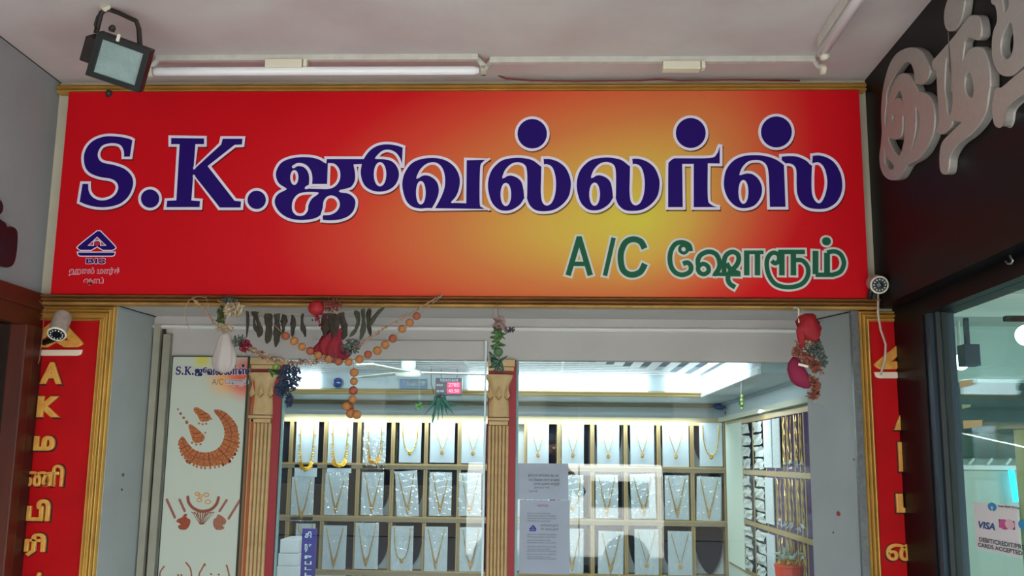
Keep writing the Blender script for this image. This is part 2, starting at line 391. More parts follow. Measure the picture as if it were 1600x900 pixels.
# ---- interior
struct('wall_back', bx(RX0, 1.3, BY, BY+.1, 0, 2.3), M_inner)
struct('wall_interior_right', bx(BX1, BX1+.1, YG+.02, BY, 0, 2.3), M_inner)
struct('wall_interior_left', bx(RX0-.1, RX0, YG+.02, BY, 0, 2.3), M_inner)
SZ = float(onY(BY, 1138, 632)[2]); _q = onZ(SZ, 1098, 620); SX, SY = float(_q[0]), float(_q[1])         # dropped soffit: underside, inner rim right, inner rim back
TZ = float(onY(SY-.04, 1095, 586)[2])
CZ = float(onY(BY-.1, 900, 655)[2])
M_sof = mat('soffit_grey_paint', (176, 192, 200), .5)
struct('trim_13', MB().box(RX0, BX1, SY, BY, SZ, TZ+.1).box(SX, BX1, YG+.09, SY, SZ, TZ+.1).box(RX0, RX0+.25, YG+.09, SY, SZ, TZ+.1), M_sof)
struct('trim_14', sweep([(RX0+.25, SZ-.004), (SX, SZ-.004)], half_rounds(.034, [(0, .012, .006), (.014, .034, .014)], .004), fr_front(SY)), mat('gilt_cove_moulding', (178, 156, 106), .4, .2), )
mb = MB(); mb.box(SX-.014, SX, YG+.1, SY, SZ-.004, SZ+.012).box(SX-.008, SX, YG+.1, SY, SZ+.014, SZ+.030)
struct('trim_15', mb, mat('white_cove_moulding', (226, 232, 234), .4))
# crown where soffit meets walls (narrow gilt) and brown band on soffit back
struct('trim_16', MB().box(RX0, BX1, BY-.045, BY, SZ-.022, SZ), mat('dull_gilt_crown', (158, 140, 108), .5))
struct('trim_17', MB().box(BX1-.03, BX1, YG+.1, BY-.045, SZ-.014, SZ), mat('blue_grey_crown', (150, 164, 176), .5))
# luminous panels in the tray sides
def pan(px0, px1): 
    a = onY(SY, px0, 603)[0]; b = onY(SY, px1, 603)[0]; return a, b
mb = MB(); m2 = MB()
for k, (a, b) in enumerate((pan(400, 500), pan(732, 1012), pan(1040, 1098))):
    mb.box(a, b, SY-.012, SY+.0, SZ+.030, TZ-.006)
mb.box(SX-.006, SX+.0, YG+.4, SY-.02, SZ+.032, TZ-.006)
struct('trim_18', mb, M_glow)
# tray ceiling and mitred louvres
struct('ceiling_interior', bx(RX0+.25, SX, YG+.09, SY, TZ+.05, TZ+.07), M_dark)
lv = thing('ceiling_louvre', 'pale blue white slatted louvre ceiling inside the jewellery shop above the cabinets', 'ceiling grille', (-.5, 1.2, TZ))
g0x, g1x = RX0+.29, SX-.03
for k in range(9):
    o_ = k*.105
    y1 = SY-.03-o_; x1 = g1x-o_*.9
    m = MB()
    # back slat with mitre, right slat
    wv = .058
    vs = [(g0x, y1, TZ), (x1, y1, TZ), (x1-wv*.9, y1-wv, TZ), (g0x, y1-wv, TZ)]
    m.add(vs+[(a, b, c+.0015) for a, b, c in vs], [(0,1,2,3),(7,6,5,4),(0,4,5,1),(1,5,6,2),(2,6,7,3),(3,7,4,0)])
    vs = [(x1, y1, TZ), (x1, YG+.1, TZ), (x1-wv*.9, YG+.1, TZ), (x1-wv*.9, y1-wv, TZ)]
    m.add(vs+[(a, b, c+.0015) for a, b, c in vs], [(0,1,2,3),(7,6,5,4),(0,4,5,1),(1,5,6,2),(2,6,7,3),(3,7,4,0)])
    m.build('slat', M_slat, lv)
for xx in (-1.5, -.98, -.46, .06, .45):
    bx(xx, xx+.012, YG+.4, SY-.03, TZ+.012, TZ+.022).build('cross_rail', M_slat, lv)
struct('trim_19', MB().box(RX0, BX1, BY-.10, BY, CZ-.014, CZ+.016), mat('cabinet_cornice_gilt', (172, 158, 122), .5))
struct('trim_20', MB().box(BX1-.05, BX1, YG+.1, BY-.10, CZ-.010, CZ+.018), mat('cabinet_cornice_pale', (196, 196, 176), .5))

# ---- right neighbour
struct('wall_right', MB().box(XR, XR+.30, -2.6, -.0, 2.13, ZC), M_black)
mb = MB().box(XP, XP+.10, -.30, .0, 0, 2.13)
struct('trim_21', mb, M_black)
struct('trim_22', MB().box(XP, XP+.10, -2.6, -.30, 2.065, 2.13), M_black)
struct('trim_23', MB().box(XP+.006, XP+.09, -.345, -.30, 0, 2.065), M_teal)
struct('trim_24', MB().box(XP+.02, XP+.06, -.365, -.345, 0, 2.065), M_blk)
struct('window_4', bx(XP+.035, XP+.041, -2.6, -.365, .02, 2.065), glass('neighbour_glass', (.86, .97, .96), .02, graze=.25))
m_rs = mat('neighbour_pale_wall', (186, 208, 200), .7, noise=(3, .1))
struct('wall_right_shop_back', bx(XP+.1, 5.2, 2.6, 2.7, 0, 2.6), m_rs)
struct('wall_right_shop_side', bx(XP+.1, XP+.13, .1, 2.6, 0, 2.6), m_rs)
struct('wall_right_shop_far', bx(5.2, 5.3, -2.6, 2.7, 0, 2.6), m_rs)
struct('ceiling_right_shop', bx(XP+.1, 5.2, -2.6, 2.6, 2.42, 2.5), mat('neighbour_ceiling', (214, 220, 214), .8, noise=(2, .1)))

# ---- left neighbour: dark wood shop front
struct('trim_25', MB().box(XL-.12, -1.975, -2.6, .0, 2.10, 2.165), M_woodh, bevel=.006)
struct('trim_26', MB().box(XL-.12, -1.985, -2.6, -.001, 2.03, 2.10), M_woodh)
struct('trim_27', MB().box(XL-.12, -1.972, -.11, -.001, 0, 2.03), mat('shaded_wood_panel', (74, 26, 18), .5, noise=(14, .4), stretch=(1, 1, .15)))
struct('trim_28', MB().box(XL-.12, -1.955, -.17, -.11, 0, 2.03), M_wood, bevel=.006)
struct('window_5', bx(XL-.02, XL-.014, -2.6, -.17, 0, 2.03), glass('left_shop_glass', (.35, .42, .40), .08))
struct('wall_left_shop', MB().box(-4.6, -4.5, -2.6, 2.4, 0, 2.4).box(-4.5, XL-.1, .3, .4, 0, 2.4).box(-4.5, XL-.1, -2.6, 0.3, 2.25, 2.35), mat('left_shop_inner', (90, 92, 88), .8))
struct('wall_left_return', bx(XL-.20, XL-.12, -.16, .30, 0, 2.165), mat('left_return_dark', (40, 30, 26), .8))
# street behind the viewer, seen only in the reflections
m_st = mat('street_plaster', (92, 88, 82), .85, noise=(1, .3))
mb = MB()
mb.box(-14, 14, -16.4, -16, 0, 1.0).box(-14, 14, -16.4, -16, 2.9, 8)
for k in range(9): mb.box(-14+k*3.3, -14+k*3.3+.7, -16.4, -16, 1.0, 2.9)
struct('wall_street_far', mb, m_st)
struct('wall_street_shutters', MB().box(-14, 14, -17, -16.8, 0, 5), mat('street_shutter', (48, 58, 64), .6, noise=(2, .5)))
struct('trim_29', MB().box(-2.4, -2.1, -2.9, -2.6, 0, ZC).box(1.9, 2.2, -2.9, -2.6, 0, ZC), m_st)

# ================================================================ SHOP SIGN
YS = -.05
Sp = lambda px, py: (lambda q: (q[0], q[2]))(onY(YS, px, py))
sign = thing('shop_signboard', 'wide red and yellow shop signboard with blue Tamil lettering above the glass shopfront', 'signboard', (-.37, YS, 2.57))
def sign_mat():
    m = bpy.data.materials.new('sign_gradient_print'); m.use_nodes = True; nt = m.node_tree; b = nt.nodes['Principled BSDF']
    g = nt.nodes.new('ShaderNodeNewGeometry'); sx = nt.nodes.new('ShaderNodeSeparateXYZ'); nt.links.new(g.outputs['Position'], sx.inputs[0])
    def mth(op, a, b_=None, c=None):
        n = nt.nodes.new('ShaderNodeMath'); n.operation = op
        for i, v in enumerate((a, b_, c)):
            if v is None: continue
            if isinstance(v, (int, float)): n.inputs[i].default_value = v
            else: nt.links.new(v, n.inputs[i])
        return n.outputs[0]
    x0, z0 = Sp(1005, 345)
    dz = mth('SUBTRACT', sx.outputs['Z'], z0)
    dx = mth('SUBTRACT', mth('SUBTRACT', sx.outputs['X'], x0), mth('MULTIPLY', dz, .35))
    r = mth('MULTIPLY', mth('MAXIMUM', dx, 0), 1/.60); l = mth('MULTIPLY', mth('MINIMUM', dx, 0), 1/1.42)
    h = mth('ADD', mth('MULTIPLY', r, r), mth('MULTIPLY', l, l))
    up = mth('MULTIPLY', mth('MAXIMUM', dz, 0), 1/.82); dn = mth('MULTIPLY', mth('MINIMUM', dz, 0), 1/.52)
    v = mth('ADD', mth('MULTIPLY', up, up), mth('MULTIPLY', dn, dn))
    vv = mth('MINIMUM', v, .42)
    t = mth('SQRT', mth('ADD', h, vv))
    cr = nt.nodes.new('ShaderNodeValToRGB'); cr.color_ramp.interpolation = 'LINEAR'
    st = [(0, (226, 210, 78)), (.26, (226, 184, 82)), (.52, (222, 130, 72)), (.78, (224, 74, 52)), (1.0, (216, 22, 32)), (1.25, (208, 8, 24))]
    e = cr.color_ramp.elements
    e[0].position = 0; e[0].color = (*s2l(st[0][1]), 1); e[1].position = st[-1][0]/1.3; e[1].color = (*s2l(st[-1][1]), 1)
    for p, c in st[1:-1]:
        q = e.new(p/1.3); q.color = (*s2l(c), 1)
    nt.links.new(mth('MULTIPLY', t, 1/1.3), cr.inputs[0])
    # printed vinyl grain
    n = nt.nodes.new('ShaderNodeTexNoise'); n.inputs['Scale'].default_value = 260; nt.links.new(g.outputs['Position'], n.inputs['Vector'])
    mx = nt.nodes.new('ShaderNodeMix'); mx.data_type = 'RGBA'; mx.blend_type = 'MULTIPLY'; mx.inputs[0].default_value = .16
    nt.links.new(cr.outputs[0], mx.inputs[6]); nt.links.new(n.outputs['Fac'], mx.inputs[7])
    nt.links.new(mx.outputs[2], b.inputs['Base Color']); b.inputs['Roughness'].default_value = .6; b.inputs['Specular IOR Level'].default_value = .15
    n3 = nt.nodes.new('ShaderNodeTexNoise'); n3.inputs['Scale'].default_value = 2.5; nt.links.new(g.outputs['Position'], n3.inputs['Vector'])
    bp = nt.nodes.new('ShaderNodeBump'); bp.inputs['Strength'].default_value = .25; bp.inputs['Distance'].default_value = .02
    nt.links.new(n3.outputs['Fac'], bp.inputs['Height']); nt.links.new(bp.outputs['Normal'], b.inputs['Normal'])
    return m
c0, c1, c2, c3 = Sp(106, 145), Sp(1343, 140), Sp(1357, 466), Sp(81, 459)
sx0, sx1, sz0, sz1 = (c0[0]+c3[0])/2, (c1[0]+c2[0])/2, (c2[1]+c3[1])/2, (c0[1]+c1[1])/2
MB().box(sx0, sx1, YS, -.004, sz0, sz1).build('panel', sign_mat(), sign)
fS = fr_front(YS)
M_shadow = mat('sign_printed_drop_shadow', (70, 8, 20), .6, alpha=.55)
def flat_letter(name, outer, holes=(), lines=(), off=(1.5, 2.2), wpx=4.3, m_in=M_blue, m_out=M_white):
    """outer/holes/lines in sign (u,v) metres"""
    k = 1/405.0
    W = wpx*k
    mb = MB(); sh = [(x+off[0]*k, y-off[1]*k) for x, y in outer]
    fill(mb, [sh]+[[(x+off[0]*k, y-off[1]*k) for x, y in h] for h in holes], fS, .0005, 2); ribbon(mb, sh, W*1.0, fS, .0005, True, 2)
    fill(mb, [outer]+list(holes), fS, .0011, 0)
    for L in [outer]+list(holes): ribbon(mb, L, W, fS, .0016, True, 1)
    for L, wd in lines: ribbon(mb, L, wd*k, fS, .0017, False, 1)
    return mb.build(name, [m_in, m_out, M_shadow], sign)
C = 'c'
A_ = pxmap(80, 120, 4, Sp); B_ = pxmap(420, 160, 1600/360, Sp); C_ = pxmap(740, 160, 5, Sp); D_ = pxmap(1020, 160, 5, Sp)
S_ = [(517,395,C),(500,508,C),(448,508,C),(446,465),(425,432),(375,424),(325,438),(302,475),(305,508),(330,530),(400,545),(465,570),(508,612),(522,660),(510,715),(480,765),(430,803),(360,822),(290,823),(220,808),(170,786,C),(190,662,C),(241,662,C),(244,712),(268,748),(312,765),(360,757),(396,732),(412,695),(402,665),(370,646),(300,634),(240,610),(208,572),(197,520),(203,470),(230,420),(275,385),(335,366),(395,365),(455,372),(500,384)]
flat_letter('letter', A_(spline(S_)))
flat_letter('letter', A_(ell(619,762,66)))
K_ = [(742,375,C),(965,378,C),(965,430,C),(910,430,C),(896,570,C),(1056,420,C),(1066,380,C),(1206,380,C),(1200,432,C),(1150,434,C),(990,560,C),(1152,768,C),(1197,772,C),(1192,826,C),(1050,826,C),(893,622,C),(886,766,C),(940,770,C),(936,824,C),(712,824,C),(718,768,C),(775,765,C),(795,430,C),(742,430,C)]
flat_letter('letter', A_(spline(K_)))
flat_letter('letter', A_(ell(1285,770,66)))
JU = [(395,385,C),(655,385,C),(672,358),(702,324),(750,295),(810,283),(880,289),(940,308,C),(934,447,C),(922,447,C),(902,390),(870,352),(825,338),(785,350),(750,385,C),(800,387),(852,398),(890,430),(912,480),(910,530),(885,580),(840,615),(780,630),(720,623),(670,595),(641,550),(629,490),(635,438,C),(600,440,C),(610,500),(606,550),(580,592),(545,607),(500,617,C),(560,627),(600,660),(612,700),(596,758),(555,800),(490,824),(420,829),(366,825,C),(366,790,C),(330,812),(270,825),(200,826),(130,810),(70,770),(36,715),(35,670),(60,630),(112,602,C),(65,570),(42,520),(46,470),(80,415),(140,385),(220,372),(300,375),(355,390),(393,413,C)]
flat_letter('letter', B_(spline(JU)), [B_(spline([(170,720),(180,678),(210,645),(260,633),(335,633,C),(292,665),(268,710),(262,750),(238,777),(200,777),(176,755)])), B_(ell(178,522,19,42)),
   B_(spline([(420,432,C),(455,437),(482,470),(488,515),(475,555),(442,585),(400,594,C),(262,594,C),(290,577,C),(415,577,C)])),
   B_(spline([(372,775,C),(430,771),(470,746),(485,708),(470,672),(440,657),(410,663),(390,690),(385,730)])), B_(ell(773,500,34,75))],
   [(B_(spline([(172,448,C),(205,432),(250,442),(280,475),(292,520),(290,577)], False)), 5), (B_([(290,577),(262,594)]), 5), (B_([(366,790),(372,775)]), 4)])
VA = [(1365,393,C),(1528,395,C),(1492,422),(1477,465),(1474,690),(1488,722),(1528,745,C),(1140,745,C),(1100,744),(1050,747),(990,732),(945,685),(920,600),(922,530),(945,470),(990,415),(1060,385),(1150,377),(1230,394),(1290,435),(1325,490),(1337,550),(1325,620),(1303,665),(1278,692,C),(1362,692,C)]
flat_letter('letter', B_(spline(VA)), [B_(spline([(1035,520,C),(1062,468),(1105,433),(1155,427),(1193,455),(1213,510),(1213,580),(1195,640),(1165,700),(1140,742,C),(1172,685),(1190,625),(1185,570),(1160,530),(1115,502),(1070,500)])), B_(ell(1056,628,24,72))])
LA = [(535,433,C),(600,434),(670,458),(730,510),(765,590),(770,660),(752,740),(702,805),(630,850),(550,862),(480,852),(430,810),(406,752,C),(370,806),(310,846),(250,858),(190,845),(135,790),(106,700),(103,620),(125,540),(170,480),(230,440),(320,424),(400,427),(470,446),(528,490,C)]
LH = [spline([(235,582,C),(258,530),(300,490),(350,479),(393,498),(406,540),(409,620),(407,748,C),(400,680),(384,620),(350,583),(300,563),(262,566)]), ell(252,720,31,80), spline([(540,500,C),(572,494),(606,515),(626,570),(633,640),(625,720),(602,778),(570,796),(545,770),(536,700),(538,600)])]
LL = [[(535,433),(540,500)]]
for ox, oy in ((0, 0), (693, -2)):
    sh_ = lambda L: [(x+ox, y+oy) for x, y in L]
    flat_letter('letter', C_(sh_(spline(LA))), [C_(sh_(h)) for h in LH], [(C_(sh_(l)), 4.3) for l in LL])
flat_letter('letter', C_(ell(458,246,126)))
RA = [(108,830,C),(110,500),(122,458),(160,430),(200,427),(440,425),(490,398),(510,350),(518,336,C),(534,340,C),(533,490,C),(440,488,C),(440,740),(460,790),(515,812,C),(515,830,C),(308,830,C),(308,492,C),(240,492,C),(245,830,C)]
flat_letter('letter', D_(spline(RA))); flat_letter('letter', D_(ell(296,240,128)))
SA = [(995,415,C),(1060,410),(1130,415),(1200,445),(1236,480,C),(1238,410,C),(1300,405),(1370,425),(1430,470),(1475,550),(1491,640),(1480,720),(1440,790),(1370,835),(1290,845),(1210,832),(1150,790),(1118,720),(1112,650),(1110,540),(1095,502),(1065,488),(1035,490,C),(1048,828,C),(903,828,C),(898,650),(893,560),(880,500),(845,468),(800,462),(750,472),(710,510),(688,558,C),(730,546),(780,552),(830,590),(860,650),(862,710),(840,770),(790,820),(710,838),(640,820),(580,760),(548,680),(545,600),(565,520),(620,450),(700,412),(800,402),(890,412),(960,435),(997,458,C)]
flat_letter('letter', D_(spline(SA)), [D_(ell(707,700,28,82)), D_(spline([(1255,485,C),(1292,480),(1325,510),(1345,570),(1351,640),(1335,720),(1305,775),(1277,765),(1254,710),(1250,600)]))], [(D_([(997,458),(1040,492)]), 4)])
flat_letter('letter', D_(ell(965,232,132)))
# second line, green with a grey border
E_ = pxmap(860, 350, 1600/480, Sp)
def stroke_letter(name, strokes, wpx, m_in=M_green, m_out=M_greyp, brd=3.2, pm=E_, par=None, fr=None, sc=1/405.0):
    mb = MB(); par = par or sign; fr = fr or fS
    for s in strokes:
        cl = s[0] == 'o'; pts = s[1:] if s[0] in ('o', '-') else s
        ww = wpx
        if isinstance(pts[0], (int, float)): ww = pts[0]; pts = pts[1:]
        P = pm(spline(pts, cl, 5))
        Q = [np.array(p) for p in P]
        if not cl:
            a, b = Q[0]-Q[1], Q[-1]-Q[-2]; Q = [Q[0]+a/np.linalg.norm(a)*brd*sc]+Q+[Q[-1]+b/np.linalg.norm(b)*brd*sc]
        ribbon(mb, Q, (ww+2*brd)*sc, fr, .0008, cl, 1, ends=False); ribbon(mb, P, ww*sc, fr, .0016, cl, 0, ends=False)
    return mb.build(name, [m_in, m_out], par)
stroke_letter('letter', [[(92,268,C),(148,78,C),(152,78,C),(208,268,C)], ['-', 7, (112,208,C),(190,208,C)]], 8.5)
stroke_letter('letter', [[(284,270,C),(329,72,C)]], 7)
stroke_letter('letter', [[(490,128),(470,92),(430,80),(392,96),(370,140),(366,185),(376,235),(402,260),(436,264),(470,248),(492,208)]], 9.5)
stroke_letter('letter', [['o', 5, (690,112),(708,120),(712,140),(695,152),(676,142),(675,124)], [(730,142),(722,112),(692,97),(655,102),(630,135),(622,180),(630,225),(655,256),(690,265),(725,250),(732,222),(715,202),(690,208)]], 7.5)
stroke_letter('letter', [['o', 7, (795,208),(820,222),(822,248),(798,262),(774,250),(770,225)], [(772,225),(768,190),(785,160),(825,145),(862,158),(880,195),(878,230),(858,262,C),(990,262,C)],
   [(905,258),(905,190),(920,158),(950,146),(976,160),(980,190),(965,220),(935,250),(924,285),(935,312),(962,330)], ['-', 7, (918,205),(940,238),(985,258)]], 7.5)
stroke_letter('letter', [[(1008,148,C),(1110,148,C)], ['-', 8.5, (1022,148,C),(1022,268,C)], ['-', 8.5, (1078,148,C),(1078,268,C)]], 6)
stroke_letter('letter', [[(1186,146,C),(1325,146,C)], ['-', 8.5, (1205,146,C),(1205,268,C)], ['-', 8.5, (1265,146,C),(1265,268,C)], [(1265,190),(1310,190),(1340,225),(1338,275),(1305,315),(1240,330),(1175,315),(1138,268),(1126,210),(1135,170),(1160,150),(1186,160),(1190,190),(1170,205),(1152,192)]], 7)
stroke_letter('letter', [['-', 9, (1380,140,C),(1380,262,C)], ['-', 9, (1440,150,C),(1440,262,C)], [(1380,265,C),(1470,265,C),(1510,248),(1528,205),(1512,160),(1478,143),(1440,150,C)]], 7)
stroke_letter('letter', [['o', (1434,88),(1440,88),(1440,93),(1434,93)]], 11)
# hallmark emblem
G_ = pxmap(0, 280, 4, Sp)
def emblem_loops():
    o1 = spline([(608,322,C),(628,322,C),(718,415),(722,435),(700,446,C),(645,446,C),(608,424,C),(570,446,C),(505,446,C),(487,434),(492,415)], True, 4)
    h1 = spline([(608,364,C),(662,414,C),(630,414,C),(628,392),(608,382),(588,392),(586,414,C),(554,414,C)], True, 3)
    o2 = spline([(484,456,C),(722,456,C),(716,476),(700,482,C),(505,482,C),(490,476)], True, 3)
    return o1, h1, o2
o1, h1, o2 = emblem_loops()
mb = MB(); fill(mb, [G_(o1), G_(h1)], fS, .0011, 0); fill(mb, [G_(o2)], fS, .0011, 0)
for L in (o1, h1, o2): ribbon(mb, G_(L), 1.6/405, fS, .0016, True, 1)
mb2 = MB(); fill(mb, [G_(ell(608, 403, 15))], fS, .0014, 2); 
mb.build('emblem', [M_blue, M_white, M_redp], sign)
def sbox(x0, y0, x1, y1, pl=Sp):
    a = pl(x0, y1); b = pl(x1, y0); return (a[0], b[0], a[1], b[1])
def outlined_text(body, bxx, m_in, m_out, b1, b2, bold_in=0.02, keep=False):
    text('lettering', body, (bxx[0]-.002, bxx[1]+.002, bxx[2]-.002, bxx[3]+.002), fS, m_out, sign, .0008, b2, keep=keep)
    text('lettering', body, bxx, fS, m_in, sign, .0014, b1, keep=keep)
outlined_text('BIS', sbox(134.5, 404, 165, 412), M_blue, M_white, .018, .04)
outlined_text('ஹால் மார்க்', sbox(108.5, 419, 187, 430), M_redp, M_white, .008, .035)
outlined_text('ஷாப்', sbox(131, 434, 161.5, 445), M_redp, M_white, .008, .035)
# mouldings round the sign: things in their own right
prof = half_rounds(.066, [(0, .018, .018), (.018, .034, .006), (.034, .052, .022), (.052, .066, .03)], .03)
ch = float(onY(-.055, 700, 128.5)[2])-sz1-.003; prof = half_rounds(ch, [(0, ch*.34, .016), (ch*.36, ch*.44, .002), (ch*.46, ch*.8, .018), (ch*.82, ch, .010)], .034)
crown = sweep([(-1.995, sz1+.002), (XR-.01, sz1+.002)], prof, fr_front(-.001)).build('crown_moulding', M_gold, None)
tag(crown, 'gilded wooden moulding running along the top edge of the red signboard', 'moulding')
za = Sp(700, 462)[1]; zb = onY(-.05, 700, 479)[2]
b1 = sweep([(-1.995, zb+.016), (XR-.002, zb+.016)], half_rounds(za-zb-.016, [(0, .011, .010), (.011, za-zb-.018, .02)], .045), fr_front(-.001)).build('sill_moulding', M_gold2, None)
tag(b1, 'brown and gold ribbed moulding directly under the red signboard', 'moulding')
b2 = sweep([(-1.995, zb), (XR-.002, zb)], half_rounds(.015, [(0, .015, .008)], .035), fr_front(-.001)).build('sill_bead', mat('light_gold_bead', (196, 150, 84), .4, .4, noise=(14, .35)), None)
tag(b2, 'thin light gold bead strip below the brown moulding over the shop opening', 'moulding')

# ================================================================ SIDE RED PANELS
def side_panel(nm, label, x0, x1, ztop, path, m_depth):
    t = thing(nm, label, 'signboard', ((x0+x1)/2, 0, 0))
    bx(x0, x1, -.010, -.001, .02, ztop).build('panel', M_redb, t)
    return t
lp = side_panel('vertical_signboard', 'narrow red vertical signboard with yellow letters left of the shop opening', -2.25, -1.748, 2.092, None, 0)
rp = side_panel('vertical_signboard', 'narrow red vertical signboard half hidden by the black pillar on the right', 1.203, 1.40, 2.092, None, 0)
pr = half_rounds(.058, [(0, .010, .008), (.010, .024, .018), (.024, .036, .012), (.036, .040, .0), (.040, .048, .004), (.048, .058, .014)], .012)
# left frame: up the right side then along the top to the left (offset to the left = outwards)
fl = sweep([(-1.694, 0.02), (-1.694, zb-.002), (-2.2, zb-.002)], pr, fr_front(-.002)).build('gilt_frame', M_gold, lp)
bx(-1.716, -1.710, -.022, -.004, .02, zb-.04).build('bead', M_goldb, lp)
pr2 = half_rounds(.040, [(0, .010, .012), (.010, .026, .018), (.026, .040, .010)], .010)
sweep([(1.40, zb-.002), (1.165, zb-.002), (1.165, .02)], pr2, fr_front(-.002)).build('gilt_frame', M_gold, rp)
# letters on the panels
YP = -.010
Pp = lambda px, py: (lambda q: (q[0], q[2]))(onY(YP-.008, px, py))
fP = fr_front(YP)
def emb3d(pm, par):
    o1, h1, o2 = emblem_loops()
    cc = [(608,402)]
    solid_letter('emblem', [pm(o1), pm(h1)], fP, .008, .003, M_yel, par)
    solid_letter('emblem_bar', [pm(o2)], fP, .006, .002, mat('pale_letter_face', (236, 214, 190), .4), par)
def emap(cx, cy, k):
    return lambda pts: [Pp(cx+(p[0]-604)*k, cy+(p[1]-402)*k) for p in pts]
emb3d(emap(86, 527, .36), lp)
emb3d(emap(1413, 560, .39), rp)
M_sh = mat('letter_dark_edge', (60, 4, 10), .6)
def pl(body, x0, y0, x1, y1, par, bold=.02):
    b = sbox(x0, y0, x1, y1, Pp)
    text('letter_backing', body, (b[0]-.004, b[1]+.006, b[2]-.006, b[3]+.003), fP, M_sh, par, .0004, bold+.02)
    text('letter', body, b, fP, M_yel, par, .001, bold, .009, .0022)
pl('A', 62, 566, 99.5, 600, lp, .03); pl('K', 57, 619, 97, 652, lp, .03)
pl('ம', 52, 681, 87, 704, lp); pl('ணி', 36, 726, 101, 760, lp, .0); pl('பி', 41, 780, 80, 814, lp); pl('ரி', 37, 833, 73, 869, lp); pl('ன்', 34, 894, 70, 925, lp)
pl('A', 1397, 628, 1440, 672, rp, .03); pl('K', 1405, 691, 1446, 737, rp, .03); pl('ம', 1401, 771, 1446, 801, rp); pl('ணி', 1385, 838, 1466, 876, rp, .0)

# ================================================================ BLACK WALL LETTERS (silver)
XF = XR-.028
Rp = lambda px, py: (lambda q: (-q[1], q[2]))(onX(XF, px, py))
G2 = pxmap(1340, 0, 5.292, Rp); F2 = pxmap(1340, 120, 4.5, Rp)
def GF(segs):     # segments of ('G'|'F', pts) smoothed as one px outline
    P = []
    for k, pts in segs:
        for p in pts:
            q = (1340+p[0]/5.292, p[1]/5.292) if k == 'G' else (1340+p[0]/4.5, 120+p[1]/4.5)
            P.append(q+tuple(p[2:]))
    return [Rp(*q) for q in spline(P, True, 4)]
ns = thing('neighbour_shop_lettering', 'raised silver Tamil letters on the glossy black wall at upper right', 'sign', (XR, -.7, 2.7))
fR = fr_right(XR)
L1 = GF([('G', [(480,695,C),(530,700),(575,660),(598,590),(585,530),(540,440),(490,402),(430,390),(370,408),(310,450),(255,545),(215,690),(196,830)]),
  ('F', [(163,290),(168,380),(160,480),(150,560),(158,640),(185,700),(230,728),(290,715),(330,655),(355,618),(430,575),(490,500),(530,400),(542,280),(528,180),(490,125),(445,103),(415,112,C)]),
  ('G', [(495,770,C),(488,725),(450,660),(425,620),(380,603),(330,625),(288,700),(258,790),(240,880)]), ('F', [(207,240),(203,335,C),(193,335,C),(190,270),(202,180)]), ('G', [(240,760),(280,670),(328,590),(370,530),(410,514),(442,540),(462,600),(470,690)])])
H1 = [GF([('F', [(250,165,C),(268,130),(292,100),(306,130),(318,188,C),(298,152),(270,148)])]), GF([('F', [(250,262),(258,290),(250,316),(243,290)])]),
      GF([('F', [(316,275,C),(326,290),(326,420),(312,500),(288,555),(258,525),(230,475),(215,430),(250,442),(285,436),(310,400)])]),
      GF([('F', [(408,215),(425,250),(433,320),(415,420),(374,522,C),(398,420),(408,320)])]), GF([('F', [(185,510,C),(200,565),(247,622),(238,650),(212,636),(190,590)])])]
solid_letter('letter', [L1]+H1, fR, .020, .004, M_silver, ns)
L2 = GF([('G', [(925,130),(975,125),(1005,145),(1022,220),(1018,300),(990,335),(950,325),(918,315),(885,350),(868,490,C),(920,405),(980,385),(1030,400),(1065,460),(1090,560),(1096,700)]),
  ('F', [(925,90),(905,230),(860,330),(790,410),(700,480),(650,560),(640,640),(625,682),(592,684),(574,640),(573,540),(590,460),(640,400),(722,322,C),(690,315),(665,312,C),(650,360),(600,403),(560,395),(553,370),(568,310),(565,240),(556,100)]),
  ('G', [(645,600),(620,575),(612,530),(622,490),(660,450),(790,300),(880,180)])])
H2 = [GF([('G', [(742,482),(765,600),(778,760)]), ('F', [(660,60),(665,180),(648,268),(632,245),(620,150)]), ('G', [(718,720),(722,600),(728,510)])]), GF([('G', [(915,600),(945,660),(953,760),(938,808),(900,780),(885,720),(888,640)])])]
solid_letter('letter', [L2]+H2, fR, .020, .004, M_silver, ns)
L3 = GF([('G', [(850,-80),(880,-20),(877,60),(850,180),(810,240),(765,262),(730,245),(712,180),(714,90),(740,0),(780,-70)])])
solid_letter('letter', [L3], fR, .020, .004, M_silver, ns)
L4 = GF([('G', [(1080,-160),(1095,-40),(1102,30),(1135,60),(1148,170),(1120,250),(1105,350),(1110,480),(1140,570),(1180,620),(1240,633),(1300,610),(1390,520),(1450,400),(1480,260),(1470,60),(1420,-90),(1300,-170),(1180,-190)])])
H4 = [GF([('G', [(1262,190),(1285,350),(1262,460),(1222,485),(1190,450),(1184,350),(1212,260)])]), GF([('G', [(1200,-20),(1240,10),(1240,60),(1212,95),(1205,40)])])]
solid_letter('letter', [L4]+H4, fR, .020, .004, M_silver, ns)
L5 = GF([('G', [(1560,330),(1480,470),(1400,560),(1290,650),(1190,735),(1150,735),(1130,790),(1114,890)]), ('F', [(948,215),(955,290),(970,335),(1005,348),(1026,310),(1040,230),(1090,170),(1170,110),(1260,30)]), ('G', [(1500,660),(1620,480)])])
solid_letter('letter', [L5], fR, .020, .004, M_silver, ns)

